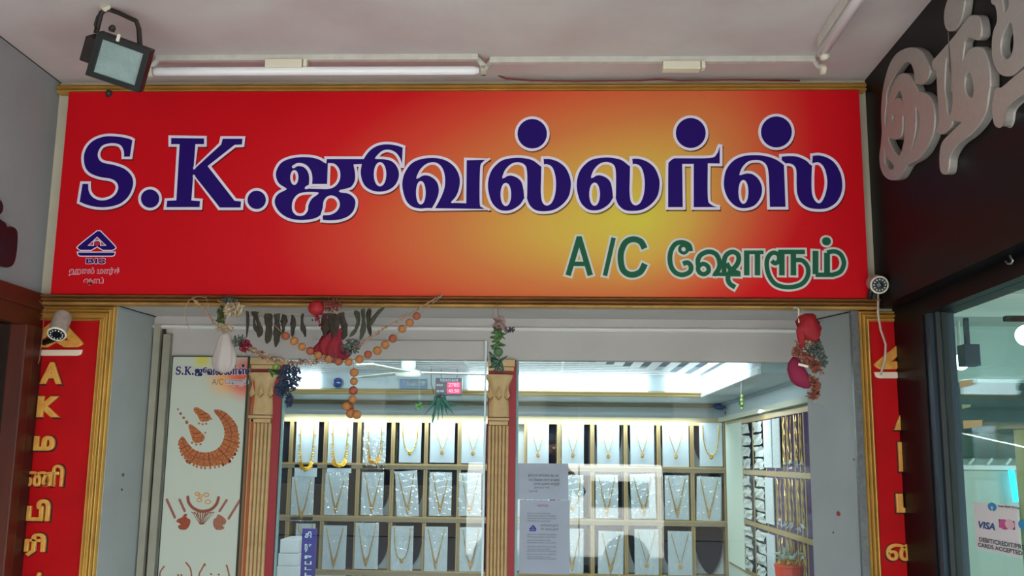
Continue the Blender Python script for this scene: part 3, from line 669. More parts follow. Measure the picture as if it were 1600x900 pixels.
# black letters on the left wall
Lp = lambda px, py: (lambda q: (q[1], q[2]))(onX(XL+.02, px, py))
H_ = pxmap(0, 300, 5, Lp)
bl = thing('left_shop_lettering', 'raised glossy black letter cut by the left edge on the pale grey wall', 'sign', (XL, -.5, 2.4))
solid_letter('letter', [H_(spline([(-40,40),(5,58),(26,110),(18,160),(-20,185),(-80,170),(-100,90)]))], fr_left(XL), .012, .005, mat('gloss_black_letter', (20, 18, 22), .35), bl)
solid_letter('letter', [H_(spline([(-60,215),(35,232),(58,272),(90,268),(128,290),(140,350),(130,480),(110,560),(75,590),(25,583),(-20,560),(-60,570)]))], fr_left(XL), .012, .005, mat('gloss_black_letter', (20, 18, 22), .35), bl)
# ================================================================ PILASTER PRINTS, POSTER
def pilaster(name, label, x0, x1, ztop, redside, extra_left=0):
    t = thing(name, label, 'pilaster', ((x0+x1)/2, YG, 0))
    W = x1-x0
    m_red = mat('maroon_backing', (150, 34, 44), .5); m_st = mat('tan_stone_print', (204, 172, 122), .6, noise=(18, .25)); m_dk = mat('stone_shade_print', (120, 84, 52), .7)
    bx(x0-extra_left, x1, YG-.004, YG+.02, 0, ztop).build('backing_board', m_red, t)
    s0 = x0+W*(.02 if redside else .06); s1 = x1-W*(.24 if redside else .16)
    # abacus
    MB().box(x0-.002, x1-.006, YG-.03, YG-.004, ztop-.028, ztop).box(x0+.002, x1-.010, YG-.024, YG-.004, ztop-.046, ztop-.030).build('abacus', m_st, t, bevel=.003)
    # acanthus capital: flared lathe-like half
    mb = MB(); n = 10; zs = [ztop-.062, ztop-.075, ztop-.10, ztop-.15, ztop-.20, ztop-.235]; fl = [.50, .47, .37, .33, .36, .37]
    cx = (s0+s1)/2; vs = []; k = 0
    for z, f in zip(zs, fl):
        for i in range(n+1):
            a = math.pi*i/n; rr = 1+.10*math.cos(6*a)
            vs.append((cx-W*f*math.cos(a)*(1 if redside else 1), YG-.004-.030*f*2*math.sin(a)*rr, z))
    fs = [(j*(n+1)+i, j*(n+1)+i+1, (j+1)*(n+1)+i+1, (j+1)*(n+1)+i) for j in range(len(zs)-1) for i in range(n)]
    mb.add(vs, fs); mb.build('capital', m_st, t, smooth=True)
    for sgn in (-1, 0, 1):     # acanthus leaf tips
        c = (cx+sgn*W*.30, YG-.030+abs(sgn)*.012, ztop-.155)
        l = MB().add([(c[0]-.012, c[1]-.004, c[2]+.006), (c[0], c[1]-.016, c[2]-.010), (c[0]+.012, c[1]-.004, c[2]+.006), (c[0], c[1]-.006, c[2]+.050), (c[0], c[1]+.012, c[2]+.0)], [(0,1,3), (1,2,3), (0,4,1), (1,4,2)])
        l.build('acanthus_leaf', m_st, t)
        MB().add([(c[0]-.014, c[1]-.002, c[2]+.004), (c[0], c[1]-.008, c[2]-.014), (c[0]+.014, c[1]-.002, c[2]+.004), (c[0], c[1]+.004, c[2]-.004)], [(0,1,2), (0,2,3)]).build('leaf_shadow_print', m_dk, t)
    MB().box(s0, s1, YG-.028, YG-.004, ztop-.250, ztop-.238).box(s0+.004, s1-.004, YG-.022, YG-.004, ztop-.268, ztop-.252).build('neck_ring', m_st, t, bevel=.003)
    nf = 6; fw = (s1-s0)/nf
    for i in range(nf):
        a = s0+i*fw; mb = MB(); m_ = 5; vs = []
        for z in (0, ztop-.27):
            for k in range(m_+1):
                th = math.pi*k/m_; vs.append((a+fw/2-fw*.46*math.cos(th), YG-.006-.012*math.sin(th), z))
        mb.add(vs, [(k, k+1, m_+2+k, m_+1+k) for k in range(m_)]); mb.build('flute', m_st, t, smooth=True)
    return t
pa = pilaster('column_pilaster', 'tan fluted column with red sides at the left end of the glass', -1.245, -1.116, 1.955, True)
pb = pilaster('column_pilaster', 'tan fluted column with maroon right side between the two glass panes', -.256, -.140, 1.955, True)
bx(-1.256, -1.245, YG-.006, YG+.02, 0, 1.955).build('edge_strip', mat('brown_edge_strip', (128, 96, 60), .5), pa)
bx(-1.232, -1.222, YG-.022, YG-.004, 0, 1.955-.06).build('orange_strip', mat('orange_strip_print', (168, 74, 30), .5), pa)

# ---- poster with necklaces
PX0, PX1, PZ1 = -1.578, -1.262, 1.957
post = thing('jewellery_poster', 'tall pale jewellery poster with printed necklaces on the board left of the glass', 'poster', (-1.42, YG, 1.0))
YPo = YG-.012
def poster_mat():
    m = bpy.data.materials.new('poster_print'); m.use_nodes = True; nt = m.node_tree; b = nt.nodes['Principled BSDF']
    g = nt.nodes.new('ShaderNodeNewGeometry')
    def blob(cx, cz, r, soft):
        vd = nt.nodes.new('ShaderNodeVectorMath'); vd.operation = 'DISTANCE'; vd.inputs[1].default_value = (cx, YPo, cz); nt.links.new(g.outputs['Position'], vd.inputs[0])
        mr = nt.nodes.new('ShaderNodeMapRange'); mr.inputs[1].default_value = r+soft; mr.inputs[2].default_value = r-soft; mr.interpolation_type = 'SMOOTHSTEP'; nt.links.new(vd.outputs['Value'], mr.inputs[0]); return mr.outputs[0]
    col = None; base = (*s2l((190, 198, 184)), 1)
    q1 = onY(YPo, 386, 590); q2 = onY(YPo, 316, 562); q3 = onY(YPo, 352, 590)
    for (q, r, so_, c) in ((q3, .055, .05, (232, 170, 96)), (q2, .028, .02, (206, 198, 84)), (q1, .075, .045, (222, 92, 66))):
        mx = nt.nodes.new('ShaderNodeMix'); mx.data_type = 'RGBA'; nt.links.new(blob(q[0], q[2], r, so_), mx.inputs[0])
        if col is None: mx.inputs[6].default_value = base
        else: nt.links.new(col, mx.inputs[6])
        mx.inputs[7].default_value = (*s2l(c), 1); col = mx.outputs[2]
    nt.links.new(col, b.inputs['Base Color']); b.inputs['Roughness'].default_value = .35
    return m
bx(PX0, PX1, YPo, YG, .1, PZ1).build('sheet', poster_mat(), post)
MB().box(PX0-.004, PX0, YPo-.002, YG, .1, PZ1+.004).box(PX1, PX1+.006, YPo-.002, YG, .1, PZ1+.004).box(PX0, PX1, YPo-.002, YG, PZ1, PZ1+.004).build('poster_edge', mat('dark_poster_edge', (40, 48, 44), .6), post)
Po = lambda px, py: (lambda q: (q[0], q[2]))(onY(YPo, px, py)); fO = fr_front(YPo)
M_pn = mat('poster_navy_print', (22, 20, 84), .5); M_pj = mat('poster_gold_print', (200, 122, 58), .5, noise=(120, .5), rgb2=(140, 60, 30)); M_pj2 = mat('poster_brown_print', (164, 96, 70), .5, noise=(150, .4)); M_pd = mat('poster_dark_print', (120, 50, 26), .6)
# heading: the same letter outlines, small
def mini(src, L): # map sign px -> poster px
    x0, y0, x1, y1 = 123, 183, 1319, 348; a0, b0, a1, b1 = 274.5, 569, 390.5, 588.5
    return [Po(a0+(x-x0)/(x1-x0)*(a1-a0), b0+(y-y0)/(y1-y0)*(b1-b0)-(x-x0)*.0003) for x, y in L]
def pxs(L, ox, oy, s): return [(ox+p[0]/s, oy+p[1]/s) for p in L]
mb = MB()
def ml(o, hs, ox, oy, s):
    O = mini(None, pxs(o, ox, oy, s)); fill(mb, [O]+[mini(None, pxs(h, ox, oy, s)) for h in hs], fO, .0012, 0)
    ribbon(mb, O, 1.1/405, fO, .0006, True, 1)
ml(spline(S_), [], 80, 120, 4); ml(ell(619,762,66), [], 80, 120, 4); ml(spline(K_), [], 80, 120, 4); ml(ell(1285,770,66), [], 80, 120, 4)
ml(spline(JU), [spline([(170,720),(180,678),(210,645),(260,633),(335,633,C),(292,665),(268,710),(262,750),(238,777),(200,777),(176,755)]), ell(773,500,34,75), spline([(420,432,C),(455,437),(482,470),(488,515),(475,555),(442,585),(400,594,C),(415,577,C)])], 420, 160, 1600/360)
ml(spline(VA), [spline([(1035,520,C),(1062,468),(1105,433),(1155,427),(1193,455),(1213,510),(1213,580),(1195,640),(1165,700),(1140,742,C),(1172,685),(1190,625),(1185,570),(1160,530),(1115,502),(1070,500)])], 420, 160, 1600/360)
for dx in (0, 693): ml([(x+dx, y) for x, y in spline(LA)], [[(x+dx, y) for x, y in h] for h in LH], 740, 160, 5)
ml(ell(458,246,126), [], 740, 160, 5); ml(spline(RA), [], 1020, 160, 5); ml(ell(296,240,128), [], 1020, 160, 5); ml(ell(965,232,132), [], 1020, 160, 5)
ml(spline(SA), [spline([(1255,485,C),(1292,480),(1325,510),(1345,570),(1351,640),(1335,720),(1305,775),(1277,765),(1254,710),(1250,600)])], 1020, 160, 5)
mb.build('heading', [M_pn, M_white], post)
text('lettering', 'A/C', sbox(331, 592, 349, 601, Po), fO, mat('poster_grey_print', (110, 108, 104), .5), post, .001, .0)
mb = MB()
def mini2(pts): return [Po(352+(p[0]-610)/(1535-610)*36.5, 590+(p[1]-60)/(345-60)*14) for p in pts]
for s in ([(730,142),(722,112),(692,97),(655,102),(630,135),(622,180),(630,225),(655,256),(690,265),(725,250),(732,222),(715,202)], [(772,225),(768,190),(785,160),(825,145),(862,158),(880,195),(878,230),(858,262,C),(990,262,C)], [(795,210),(820,230),(800,260),(772,245)],
          [(905,258),(905,190),(920,158),(950,146),(976,160),(980,190),(965,220),(935,250),(924,285),(935,312),(962,330)], [(1008,148,C),(1110,148,C)], [(1022,148,C),(1022,268,C)], [(1078,148,C),(1078,268,C)], [(1186,146,C),(1325,146,C)], [(1205,146,C),(1205,268,C)], [(1265,146,C),(1265,268,C)],
          [(1265,190),(1310,190),(1340,225),(1338,275),(1305,315),(1240,330),(1175,315),(1138,268),(1126,210),(1135,170),(1160,150),(1186,160)], [(1380,140,C),(1380,265,C),(1470,265,C),(1510,248),(1528,205),(1512,160),(1478,143),(1440,150,C),(1440,262,C)], [(1434,88),(1440,92)]):
    P = mini2(spline(s, False, 3)); ribbon(mb, P, .9/405, fO, .0016, False, 0); ribbon(mb, P, 2.3/405, fO, .0010, False, 1)
mb.build('lettering', [mat('poster_green_print', (30, 80, 70), .5), M_white], post)
# big crescent necklace print   crop origin (240,550) scale 4.5
Q_ = pxmap(240, 550, 4.5, Po)
def printed(name, loops, m, d=.001, dk=None):
    mb = MB()
    for L in loops: fill(mb, [Q_(L)], fO, d, 0)
    if dk:
        for L, w_ in dk: ribbon(mb, Q_(L), w_/405, fO, d+.0005, False, 1)
    return mb.build(name, [m, M_pd], post)
outer = [(200,590),(178,630),(190,690),(225,745),(280,785),(350,805),(430,800),(500,780),(555,735),(590,670),(598,600),(588,530),(560,480),(520,435),(470,408),(425,405)]
inner = [(430,430),(462,465),(490,520),(500,570),(488,625),(455,675),(400,703),(340,705),(285,685),(245,645),(222,610)]
cres = spline([(*p,) for p in outer], False, 4)+spline(inner, False, 4)
cols = []
for k in range(1, 24):
    a = spline(outer, False, 8); b = spline(inner, False, 8)[::-1]; f = k/24
    pa_ = a[int(f*(len(a)-1))]; pb_ = b[int(f*(len(b)-1))]
    cols.append(([pa_, pb_], .8 if k % 3 else 1.4))
mid = [((a[0]+b[0])/2, (a[1]+b[1])/2) for a, b in zip(spline(outer, False, 8)[::2], [spline(inner, False, 8)[::-1][int(i*(len(spline(inner, False, 8))-1)/(len(spline(outer, False, 8)[::2])-1))] for i in range(len(spline(outer, False, 8)[::2]))])]
printed('necklace_print', [cres], M_pj, .001, cols+[(mid, .9)])
fr_ = []
for k, p in enumerate(spline(outer, False, 5)[4:-12]):
    if k % 2 == 0: fr_.append(ell(p[0]+random.uniform(-4, 4), p[1]+10, 8, 10, 7))
for c in ((490,785),(530,770),(565,715),(245,770)): fr_.append(ell(c[0], c[1], 17, 14, 8))
printed('fringe_print', fr_, M_pj, .0008)
printed('earring_print', [spline([(285,395),(310,390),(370,425),(400,450),(395,480),(360,490),(330,485),(310,450),(285,415)]), ell(320,502,9,8,7), ell(345,508,9,7,7), ell(370,505,8,8,7), ell(405,470,8,8,7)], M_pj, .001, [([(300,405),(330,425)], 1), ([(320,440),(375,435)], 1.2), ([(330,460),(390,462)], 1.0)])
printed('earring_print', [spline([(245,515),(275,515),(330,560),(360,595),(350,625),(310,640),(280,630),(262,580)]), ell(272,638,9,8,7), ell(300,652,9,7,7), ell(330,648,9,7,7), ell(364,568,8,7,7)], M_pj, .001, [([(255,535),(290,535)], 1), ([(268,575),(330,570)], 1.2), ([(275,605),(350,600)], 1.0)])
printed('bead_print', [ell(172,403,7,7,8), ell(191,433,10,10,8), ell(212,462,10,10,8), ell(234,494,12,13,8)], M_pj2)
# set two   crop (245,750) scale 6
Q_ = pxmap(245, 750, 6, Po)
def band(pts, w_): return pts, w_
mb = MB()
def rb(pts, w_, mi=0, d=.001, cl=False): ribbon(mb, Q_(spline(pts, cl, 4)), w_/405, fO, d, cl, mi)
rb([(292,160),(300,210),(340,260),(400,290),(450,292),(510,275),(560,225),(580,165)], 5.2)
rb([(292,160),(300,210),(340,260),(400,290),(450,292),(510,275),(560,225),(580,165)], 1.0, 1, .0015)
for k in range(9):
    x = 325+k*26; dpt = 430-abs(x-420)*1.0
    rb([(x,300,C),(420+(x-420)*.35, max(320, dpt-8),C)], 1.2, 0)
    rb([(x+8,300+(x > 420)*0,C),(420+(x-420)*.15, 415,C)], .8, 1)
mb.build('necklace_print', [M_pj2, M_pd], post)
mb = MB(); rb([(95,185,C),(170,350,C)], 4.2); rb([(215,185,C),(262,290,C)], 4.2)
fill(mb, [Q_(spline([(260,320),(285,320),(280,350),(315,375),(305,430),(270,465),(215,460),(200,430),(225,415),(185,390),(200,365),(235,350)]))], fO, .0012, 1)
mb.build('bangle_print', [mat('poster_rose_print', (150, 90, 78), .5), mat('poster_rust_print', (172, 74, 44), .5, noise=(150, .5))], post)
mb = MB(); rb([(780,190,C),(675,360,C)], 4.2); rb([(655,190,C),(590,290,C)], 4.2)
fill(mb, [Q_(spline([(570,325),(600,330),(650,375),(640,415),(615,425),(635,450),(600,468),(550,460),(528,410),(535,370),(560,350)]))], fO, .0012, 1)
mb.build('bangle_print', [mat('poster_rose_print', (150, 90, 78), .5), mat('poster_tan_print', (178, 110, 84), .5, noise=(150, .5))], post)
mb = MB()
for (x, y, r) in ((380,130,20),(410,150,18),(398,188,22),(465,138,24),(480,205,26)): rb([(x+r*math.cos(a), y+r*.7*math.sin(a)) for a in (0, 1.05, 2.1, 3.14, 4.2, 5.2)], 1.6, 0, .001, True)
mb.build('ring_print', [mat('poster_ring_print', (206, 136, 50), .5), M_pd], post)
mb = MB()
rb([(70,810),(35,860),(30,920),(50,1000)], 2.6)
mb.build('necklace_print', [M_pj2, M_pd], post); mb = MB()
rb([(275,775),(310,820),(325,880),(320,960)], 2.6); 
mb.build('necklace_print', [M_pj2, M_pd], post); mb = MB()
rb([(450,785),(420,840),(400,880),(395,960)], 2.6); 
mb.build('necklace_print', [M_pj2, M_pd], post); mb = MB()
rb([(655,800),(672,860),(680,920),(670,980)], 2.6)
mb.build('necklace_print', [M_pj2, M_pd], post)
for (x, y) in ((508,880),(580,885),(200,890),(230,890),(450,795),(655,805)): 
    mb = MB(); rb([(x,y),(x+4,y+3)], 3.0); mb.build('stud_print', [M_pj2, M_pd], post)

# ================================================================ CEILING FITTINGS
def fitting(name, label, pa_, pb_, with_tube, ballast_px, group=None):
    a = onZ(ZC, *pa_); b = onZ(ZC, *pb_); y = (a[1]+b[1])/2
    t = thing(name, label, 'tube light fitting', ((a[0]+b[0])/2, y, ZC))
    bx(a[0], b[0], y-.012, y+.012, ZC-.022, ZC).build('batten', M_fit, t, bevel=.002)
    c = onZ(ZC, *ballast_px)
    bb = MB().box(c[0]-.07, c[0]+.07, y-.024, y+.020, ZC-.055, ZC-.022).build('ballast', M_plas, t, bevel=.005)
    MB().box(c[0]+.074, c[0]+.088, y-.02, y+.012, ZC-.05, ZC-.022).build('starter', M_plas, t, bevel=.003)
    tz = .062; ty = float(onZ(ZC-tz, 500, 111)[1])-y
    for s, x in ((1, a[0]), (-1, b[0])):
        MB().tube([(x+s*.004, y, ZC-.015), (x-s*.014, y+.006, ZC-.035), (x-s*.028, y+ty*.5, ZC-.052), (x-s*.026, y+ty, ZC-tz)], [.010, .012, .011, .010], 8).build('end_bracket', M_fit, t, smooth=True)
        if s*1 and True:
            MB().lathe((x-s*.03, y+ty, ZC-tz), (s, 0, 0), [(.008, 0), (.019, .002), (.019, .018), (.008, .02)], 14).build('lamp_holder', M_plas, t)
    if with_tube:
        MB().lathe((a[0]-.008, y+ty, ZC-tz), (1, 0, 0), [(.010, 0), (.0165, .002), (.0165, .02), (.0165, b[0]-a[0]-.01), (.010, b[0]-a[0]+.012)], 20).build('tube', M_tube, t, smooth=True)
    return t
fitting('tube_light', 'long white tube light with tube fitted on the ceiling above the left half of signboard', (243, 85), (748, 88), True, (448, 90))
fitting('tube_light', 'white tube light batten with no tube above the right half of signboard', (765, 89), (1272, 90), False, (1062, 95))
c = [onZ(ZC-.02, *p) for p in ((1285, 66), (1330, 0))]
t = thing('tube_light', 'white tube light fitting running towards the viewer at upper right ceiling', 'tube light fitting', (1.0, -.6, ZC))
xx = (c[0][0]+c[1][0])/2
bx(xx-.022, xx+.018, -2.0, c[0][1], ZC-.04, ZC).build('batten', M_fit, t, bevel=.004)
MB().lathe((xx-.004, c[0][1]-.01, ZC-.06), (0, -1, 0), [(.012, 0), (.018, .003), (.018, 1.2), (.012, 1.203)], 16).build('tube', M_tube, t, smooth=True)
MB().tube([(xx, c[0][1]-.005, ZC-.03), (xx, c[0][1]+.012, ZC-.055), (xx, c[0][1]-.0, ZC-.078), (xx, c[0][1]-.03, ZC-.08)], .014, 10).build('end_bracket', M_plas, t, smooth=True)
wpts = [onY(-.06, *p) for p in ((764, 92), (766, 112), (790, 123), (830, 126), (900, 127), (1000, 126), (1030, 124), (1060, 126), (1150, 125), (1250, 126))]
tag(MB().tube(wpts, .0032, 6).build('red_wire', mat('dark_red_wire', (120, 22, 26), .5), smooth=True), 'thin dark red wire lying along the top of the gold crown moulding', 'wire')

# ---- floodlight
fc = onZ(ZC-.20, 180, 95); 
fl_ = thing('floodlight', 'black square halogen floodlight with glass front hung from the ceiling at upper left', 'floodlight', tuple(onZ(ZC, 180, 25)))
YF = -.735
def fp(px, py, Y=YF): return np.array(onY(Y, px, py))
q = [fp(152, 50), fp(235, 80, YF+.02), fp(217, 145, YF+.10), fp(133, 117, YF+.08)]     # TL TR BR BL of front
cen = sum(q)/4; nrm = np.cross(q[1]-q[0], q[3]-q[0]); nrm /= np.linalg.norm(nrm)
if nrm[1] > 0: nrm = -nrm
qi = [cen+(p-cen)*.78 for p in q]; back = -nrm
mb = MB(); vs = q+qi+[p+back*.035 for p in q]+[cen+(p-cen)*.66+back*.11 for p in q]
vs += [p+back*.012 for p in qi]
fs = []
for i in range(4):
    j = (i+1) % 4
    fs += [(i, j, 4+j, 4+i), (i, 8+i, 8+j, j), (8+i, 12+i, 12+j, 8+j), (4+i, 4+j, 16+j, 16+i)]
fs.append((12, 13, 14, 15)); mb.add(vs, fs)
mb.build('housing', mat('floodlight_black_enamel', (26, 30, 30), .45), fl_)
MB().add([p+back*.010 for p in qi], [(0, 1, 2, 3)]).build('front_glass', mat('stippled_flood_glass', (150, 172, 170), .12, noise=(16, .25), bump=(160, .8, .002), spec=.8), fl_)
ux = (q[1]-q[0])/np.linalg.norm(q[1]-q[0]); uy = (q[0]-q[3])/np.linalg.norm(q[0]-q[3])
MB().obox(cen+uy*.085+ux*(-.02)+nrm*.004, ux, uy, nrm, .005, .012, .003).build('clip', M_plas, fl_)
MB().obox(cen-ux*.115+back*.05, ux, uy, nrm, .022, .045, .03).build('junction_box', M_iron, fl_, bevel=.004)
brk = [fp(150, 52, YF+.06), fp(158, 20, YF+.05), fp(168, 14, YF+.05), fp(185, 20, YF+.05), fp(213, 33, YF+.05), fp(217, 45, YF+.06), fp(219, 76, YF+.07)]
MB().tube(brk, .0085, 6).build('bracket', M_iron, fl_)
top = fp(168, 15, YF+.05)
MB().tube([top, onZ(ZC, 164, 8), ], [.014, .02], 8).build('ceiling_mount', M_plas, fl_)
MB().tube([fp(150, 45, YF+.05), fp(148, 38, YF+.04), fp(152, 26, YF+.04), fp(160, 17, YF+.05), fp(172, 17, YF+.04), fp(178, 15, YF+.05)], .004, 6).build('cable', M_blk, fl_, smooth=True)
MB().lathe(cen-uy*.105+nrm*.0, -uy, [(.010, 0), (.012, .01), (.006, .022)], 8).build('clamp_screw', M_iron, fl_)
MB().lathe(cen+uy*.098-ux*.05, uy, [(.010, 0), (.012, .01), (.006, .02)], 8).build('clamp_screw', M_iron, fl_)

# ---- cctv cameras
def cctv(label, c, d, L, r, mount):
    t = thing('security_camera', label, 'camera', tuple(c)); d = np.array(d, float); d /= np.linalg.norm(d)
    MB().lathe(c-d*L, d, [(.6*r, -.006), (r*.95, 0), (r, .01), (r, L*.8), (r*1.02, L)], 22).build('housing', mat('scuffed_grey_shell', (176, 162, 152), .5, noise=(60, .3)), t, smooth=False)
    MB().lathe(c, d, [(r*1.0, -.001), (r*1.08, .004), (r*.96, .008), (r*.86, .005)], 22).build('bezel', M_plas, t)
    lpt = MB().lathe(c, d, [(r*.86, .0), (r*.86, .0062)], 22).build('lens_plate', M_blk, t)
    MB().lathe(c, d, [(r*.40, .006), (r*.36, .012), (r*.1, .013)], 16).build('lens', mat('lens_glass', (16, 26, 34), .05), lpt)
    h = np.array([0, 0, 1.0]); u = np.cross(d, h); u /= np.linalg.norm(u); v = np.cross(u, d)
    for k in range(12):
        a = 2*math.pi*k/12; MB().ball(c+d*.007+(math.cos(a)*u+math.sin(a)*v)*r*.65, r*.085, 6, 4).build('led', mat('led_dot', (226, 232, 236), .2), lpt)
    MB().tube(mount, r*.35, 8).build('mount_arm', M_iron, t, smooth=True)
    return t
c = onY(-.16, 89, 521); cctv('grey bullet security camera on the left in front of the red vertical signboard', c, (.12, -.62, -.78), .095, .033, [c+np.array([-.01, .05, .02]), c+np.array([-.05, .09, -.01]), np.array([-1.96, -.03, c[2]-.02])])
c2 = onY(-.15, 1374, 445); cctv('grey bullet security camera at the lower right corner of the main signboard', c2, (-.10, -.9, -.25), .085, .031, [c2+np.array([-.005, .05, .02]), c2+np.array([-.012, .08, -.03]), np.array([1.215, -.002, 2.15])])
cab = [onY(-.06, *p) for p in ((1372, 458), (1372, 490), (1376, 515), (1384, 538), (1383, 562), (1379, 575), (1376, 586))]
tag(MB().tube(cab, .0042, 8).build('camera_cable', mat('pale_cable', (190, 172, 160), .6), smooth=True), 'pale cable hanging from the right security camera over the red panel', 'cable')
# ================================================================ HANGING DECORATIONS (in front of the moulding)
YH = -.11
def H(px, py, Y=YH): return np.array(onY(Y, px, py))
K = 1/415.0
def leafy(mb, c, r, n, size, sc=(1, .6, 1), mi=0, el=2.2):
    for _ in range(n):
        while True:
            d = np.array([random.uniform(-1, 1) for _ in range(3)])
            if np.dot(d, d) < 1: break
        p = np.array(c)+d*r*np.array(sc); a = np.array([random.gauss(0, 1) for _ in range(3)]); a /= np.linalg.norm(a)
        b = np.cross(a, [random.gauss(0, 1) for _ in range(3)]); b /= np.linalg.norm(b); s = size*random.uniform(.6, 1.4)
        nn = np.cross(a, b)*s*.25
        mb.add([p-a*s*el/2, p+b*s*.5+nn, p+a*s*el/2, p-b*s*.5+nn], [(0, 1, 2), (0, 2, 3)], mi)
    return mb
def floral_rope(name, label, pts, rad, n, mats, cat='garland', size=.006, core=.0025):
    t = thing(name, label, cat, tuple(pts[0])); mb = MB()
    MB().tube(pts, core, 6).build('twine', M_twine, t)
    P = np.array(pts)
    for _ in range(n):
        i = random.randrange(len(P)-1); f = random.random(); leafy(mb, P[i]*(1-f)+P[i+1]*f, rad, 1, size, (1, 1, 1), random.randrange(len(mats)))
    mb.build('dried_florets', mats, t); return t
m_dr1 = mat('dried_pink_floret', (176, 128, 122), .9); m_dr2 = mat('dried_tan_floret', (186, 164, 130), .9); m_dr3 = mat('dried_brown_floret', (128, 92, 74), .9)
m_leaf = mat('dried_leaf', (62, 58, 46), .85, noise=(40, .5), rgb2=(44, 32, 26)); m_leaf2 = mat('dried_leaf_green', (72, 78, 58), .85, noise=(40, .4), rgb2=(50, 48, 38))
m_grn = mat('fresh_green_leaf', (70, 112, 50), .6, noise=(30, .3)); m_gg = mat('grey_green_herb', (92, 100, 92), .9); m_crim = mat('crimson_floret', (136, 24, 48), .85)
# dried leaf toran
tr = thing('dried_leaf_garland', 'row of dried dark mango leaves strung below the red signboard', 'garland', tuple(H(490, 488)))
MB().tube([H(340, 470), H(384, 486), H(430, 490), H(500, 490.5), H(545, 487), H(600, 481)], .0016, 5).build('twine', M_twine, tr)
def dleaf(x0, y0, x1, y1, w_, m, bend=0):
    mb = MB(); n = 9; a0 = H(x0, y0); a1 = H(x1, y1); ph = random.uniform(0, 6); vs = []
    tw = random.uniform(-.8, .8)
    for i in range(n+1):
        t_ = i/n; p = a0*(1-t_)+a1*t_; p = p+np.array([bend*K*math.sin(math.pi*t_), 0, 0])
        ww = w_*K*.36*(.75+.35*math.sin(math.pi*t_*1.0+.3)+.18*math.sin(9*t_+ph))*(1 if t_ < .85 else (1.05-t_)*5)*random.uniform(.78, 1.18)
        an = tw*math.sin(3*t_+ph)
        for k, s in enumerate((-1, -.35, .35, 1)):
            vs.append(p+np.array([s*ww*math.cos(an), s*ww*math.sin(an)+(-.004 if abs(s) < .5 else .004)-.006*math.sin(5*t_+ph), .003*math.sin(12*t_+ph)*s]))
    mb.add(vs, [(i*4+k, i*4+k+1, i*4+k+5, i*4+k+4) for i in range(n) for k in range(3)])
    mb.build('leaf', m, tr, smooth=True)
for a in ((386,486,386,528,9,0,0),(396,487,403,527,14,0,5),(402,488,404,524,10,0,-6),(419,490,416,537,17,0,2),(433,491,431,543,14,0,0),(443,491,440,524,13,0,2),(456,491,456,526,13,0,2),(473,491,477,527,11,0,-3),
          (506,490,508,527,17,0,0),(515,490,520,530,16,0,0),(524,490,524,522,15,0,2),(533,489,536,532,13,0,3),(556,485,546,526,10,1,8),(567,483,562,532,11,1,3),(577,482,578,525,10,0,-2),(598,481,578,513,11,1,-5)):
    dleaf(*a[:5], (m_leaf, m_leaf2)[a[5]], a[6])
# orange bead garland
bg_ = thing('bead_garland', 'garland of large orange round beads draped in a loop across the opening top', 'garland', tuple(H(553, 560)))
m_or = mat('orange_fruit_bead', (190, 124, 70), .75, noise=(50, .35), bump=(80, .4, .002)); m_or2 = mat('russet_fruit_bead', (170, 92, 62), .75, noise=(50, .35), bump=(80, .4, .002))
beads = [(446.3,525),(459.5,533),(471.8,541.8),(484.5,548.5),(497,555),(514,561),(529,565),(544.5,566),(561.5,561.5),(575,554),(589.5,548),(601.8,538.8),(613.8,529),(628.5,514),(640,504),(651,494),(553.5,582),(553,596),(552,610.5),(551,624),(541,635),(547,636),(548,646),(557.5,648)]
MB().tube([H(690, 463, -.075), H(651, 494), H(613.8, 529), H(575, 554), H(544.5, 566), H(497, 555), H(446, 525), H(429, 508)], .0014, 5).build('twine', M_twine, bg_)
MB().tube([H(552, 564), H(553, 600), H(551, 624), H(556, 650)], .0014, 5).build('twine', M_twine, bg_)
for i, (x, y) in enumerate(beads):
    r = (6.6+random.uniform(-.5, .6))*K*(1.0 if i < 22 else 1.1); Yb = YH-(.012 if i in (20, 23) else 0)+(0.012 if i == 21 else 0)
    MB().ball(H(x, y, Yb), r, 16, 10, (1, 1, .97), .015).build('bead', m_or if i % 3 else m_or2, bg_, smooth=True)
# white pouch
t = thing('cloth_pouch', 'pale grey cloth pouch tied with dried flowers hanging in front of the poster', 'pouch', tuple(H(352, 520)))
cx, _, cz = H(352, 545)
pts = [(3, 518), (8, 524), (12, 535), (16, 550), (18.5, 562), (17, 573), (11, 580), (2, 583)]
mb = MB(); n = 40; vs = []
for r, y in pts:
    z = H(352, y)[2]
    for k in range(n):
        a = 2*math.pi*k/n; rr = r*K*(1+.07*math.sin(7*a+y*.06)+.03*math.sin(13*a))
        vs.append((cx+rr*math.cos(a)-(1.5*K if y < 540 else 0), YH+rr*.55*math.sin(a), z))
mb.add(vs, [(i*n+k, i*n+(k+1) % n, (i+1)*n+(k+1) % n, (i+1)*n+k) for i in range(len(pts)-1) for k in range(n)]+[tuple(range(n)), tuple((len(pts)-1)*n+k for k in range(n))])
mb.build('bag', mat('pale_grey_cloth', (190, 178, 174), .95, noise=(8, .15), bump=(50, .3)), t, smooth=True)
MB().tube([H(356, 467), H(352, 500), H(351, 520)], .002, 5).build('string', M_twine, t)
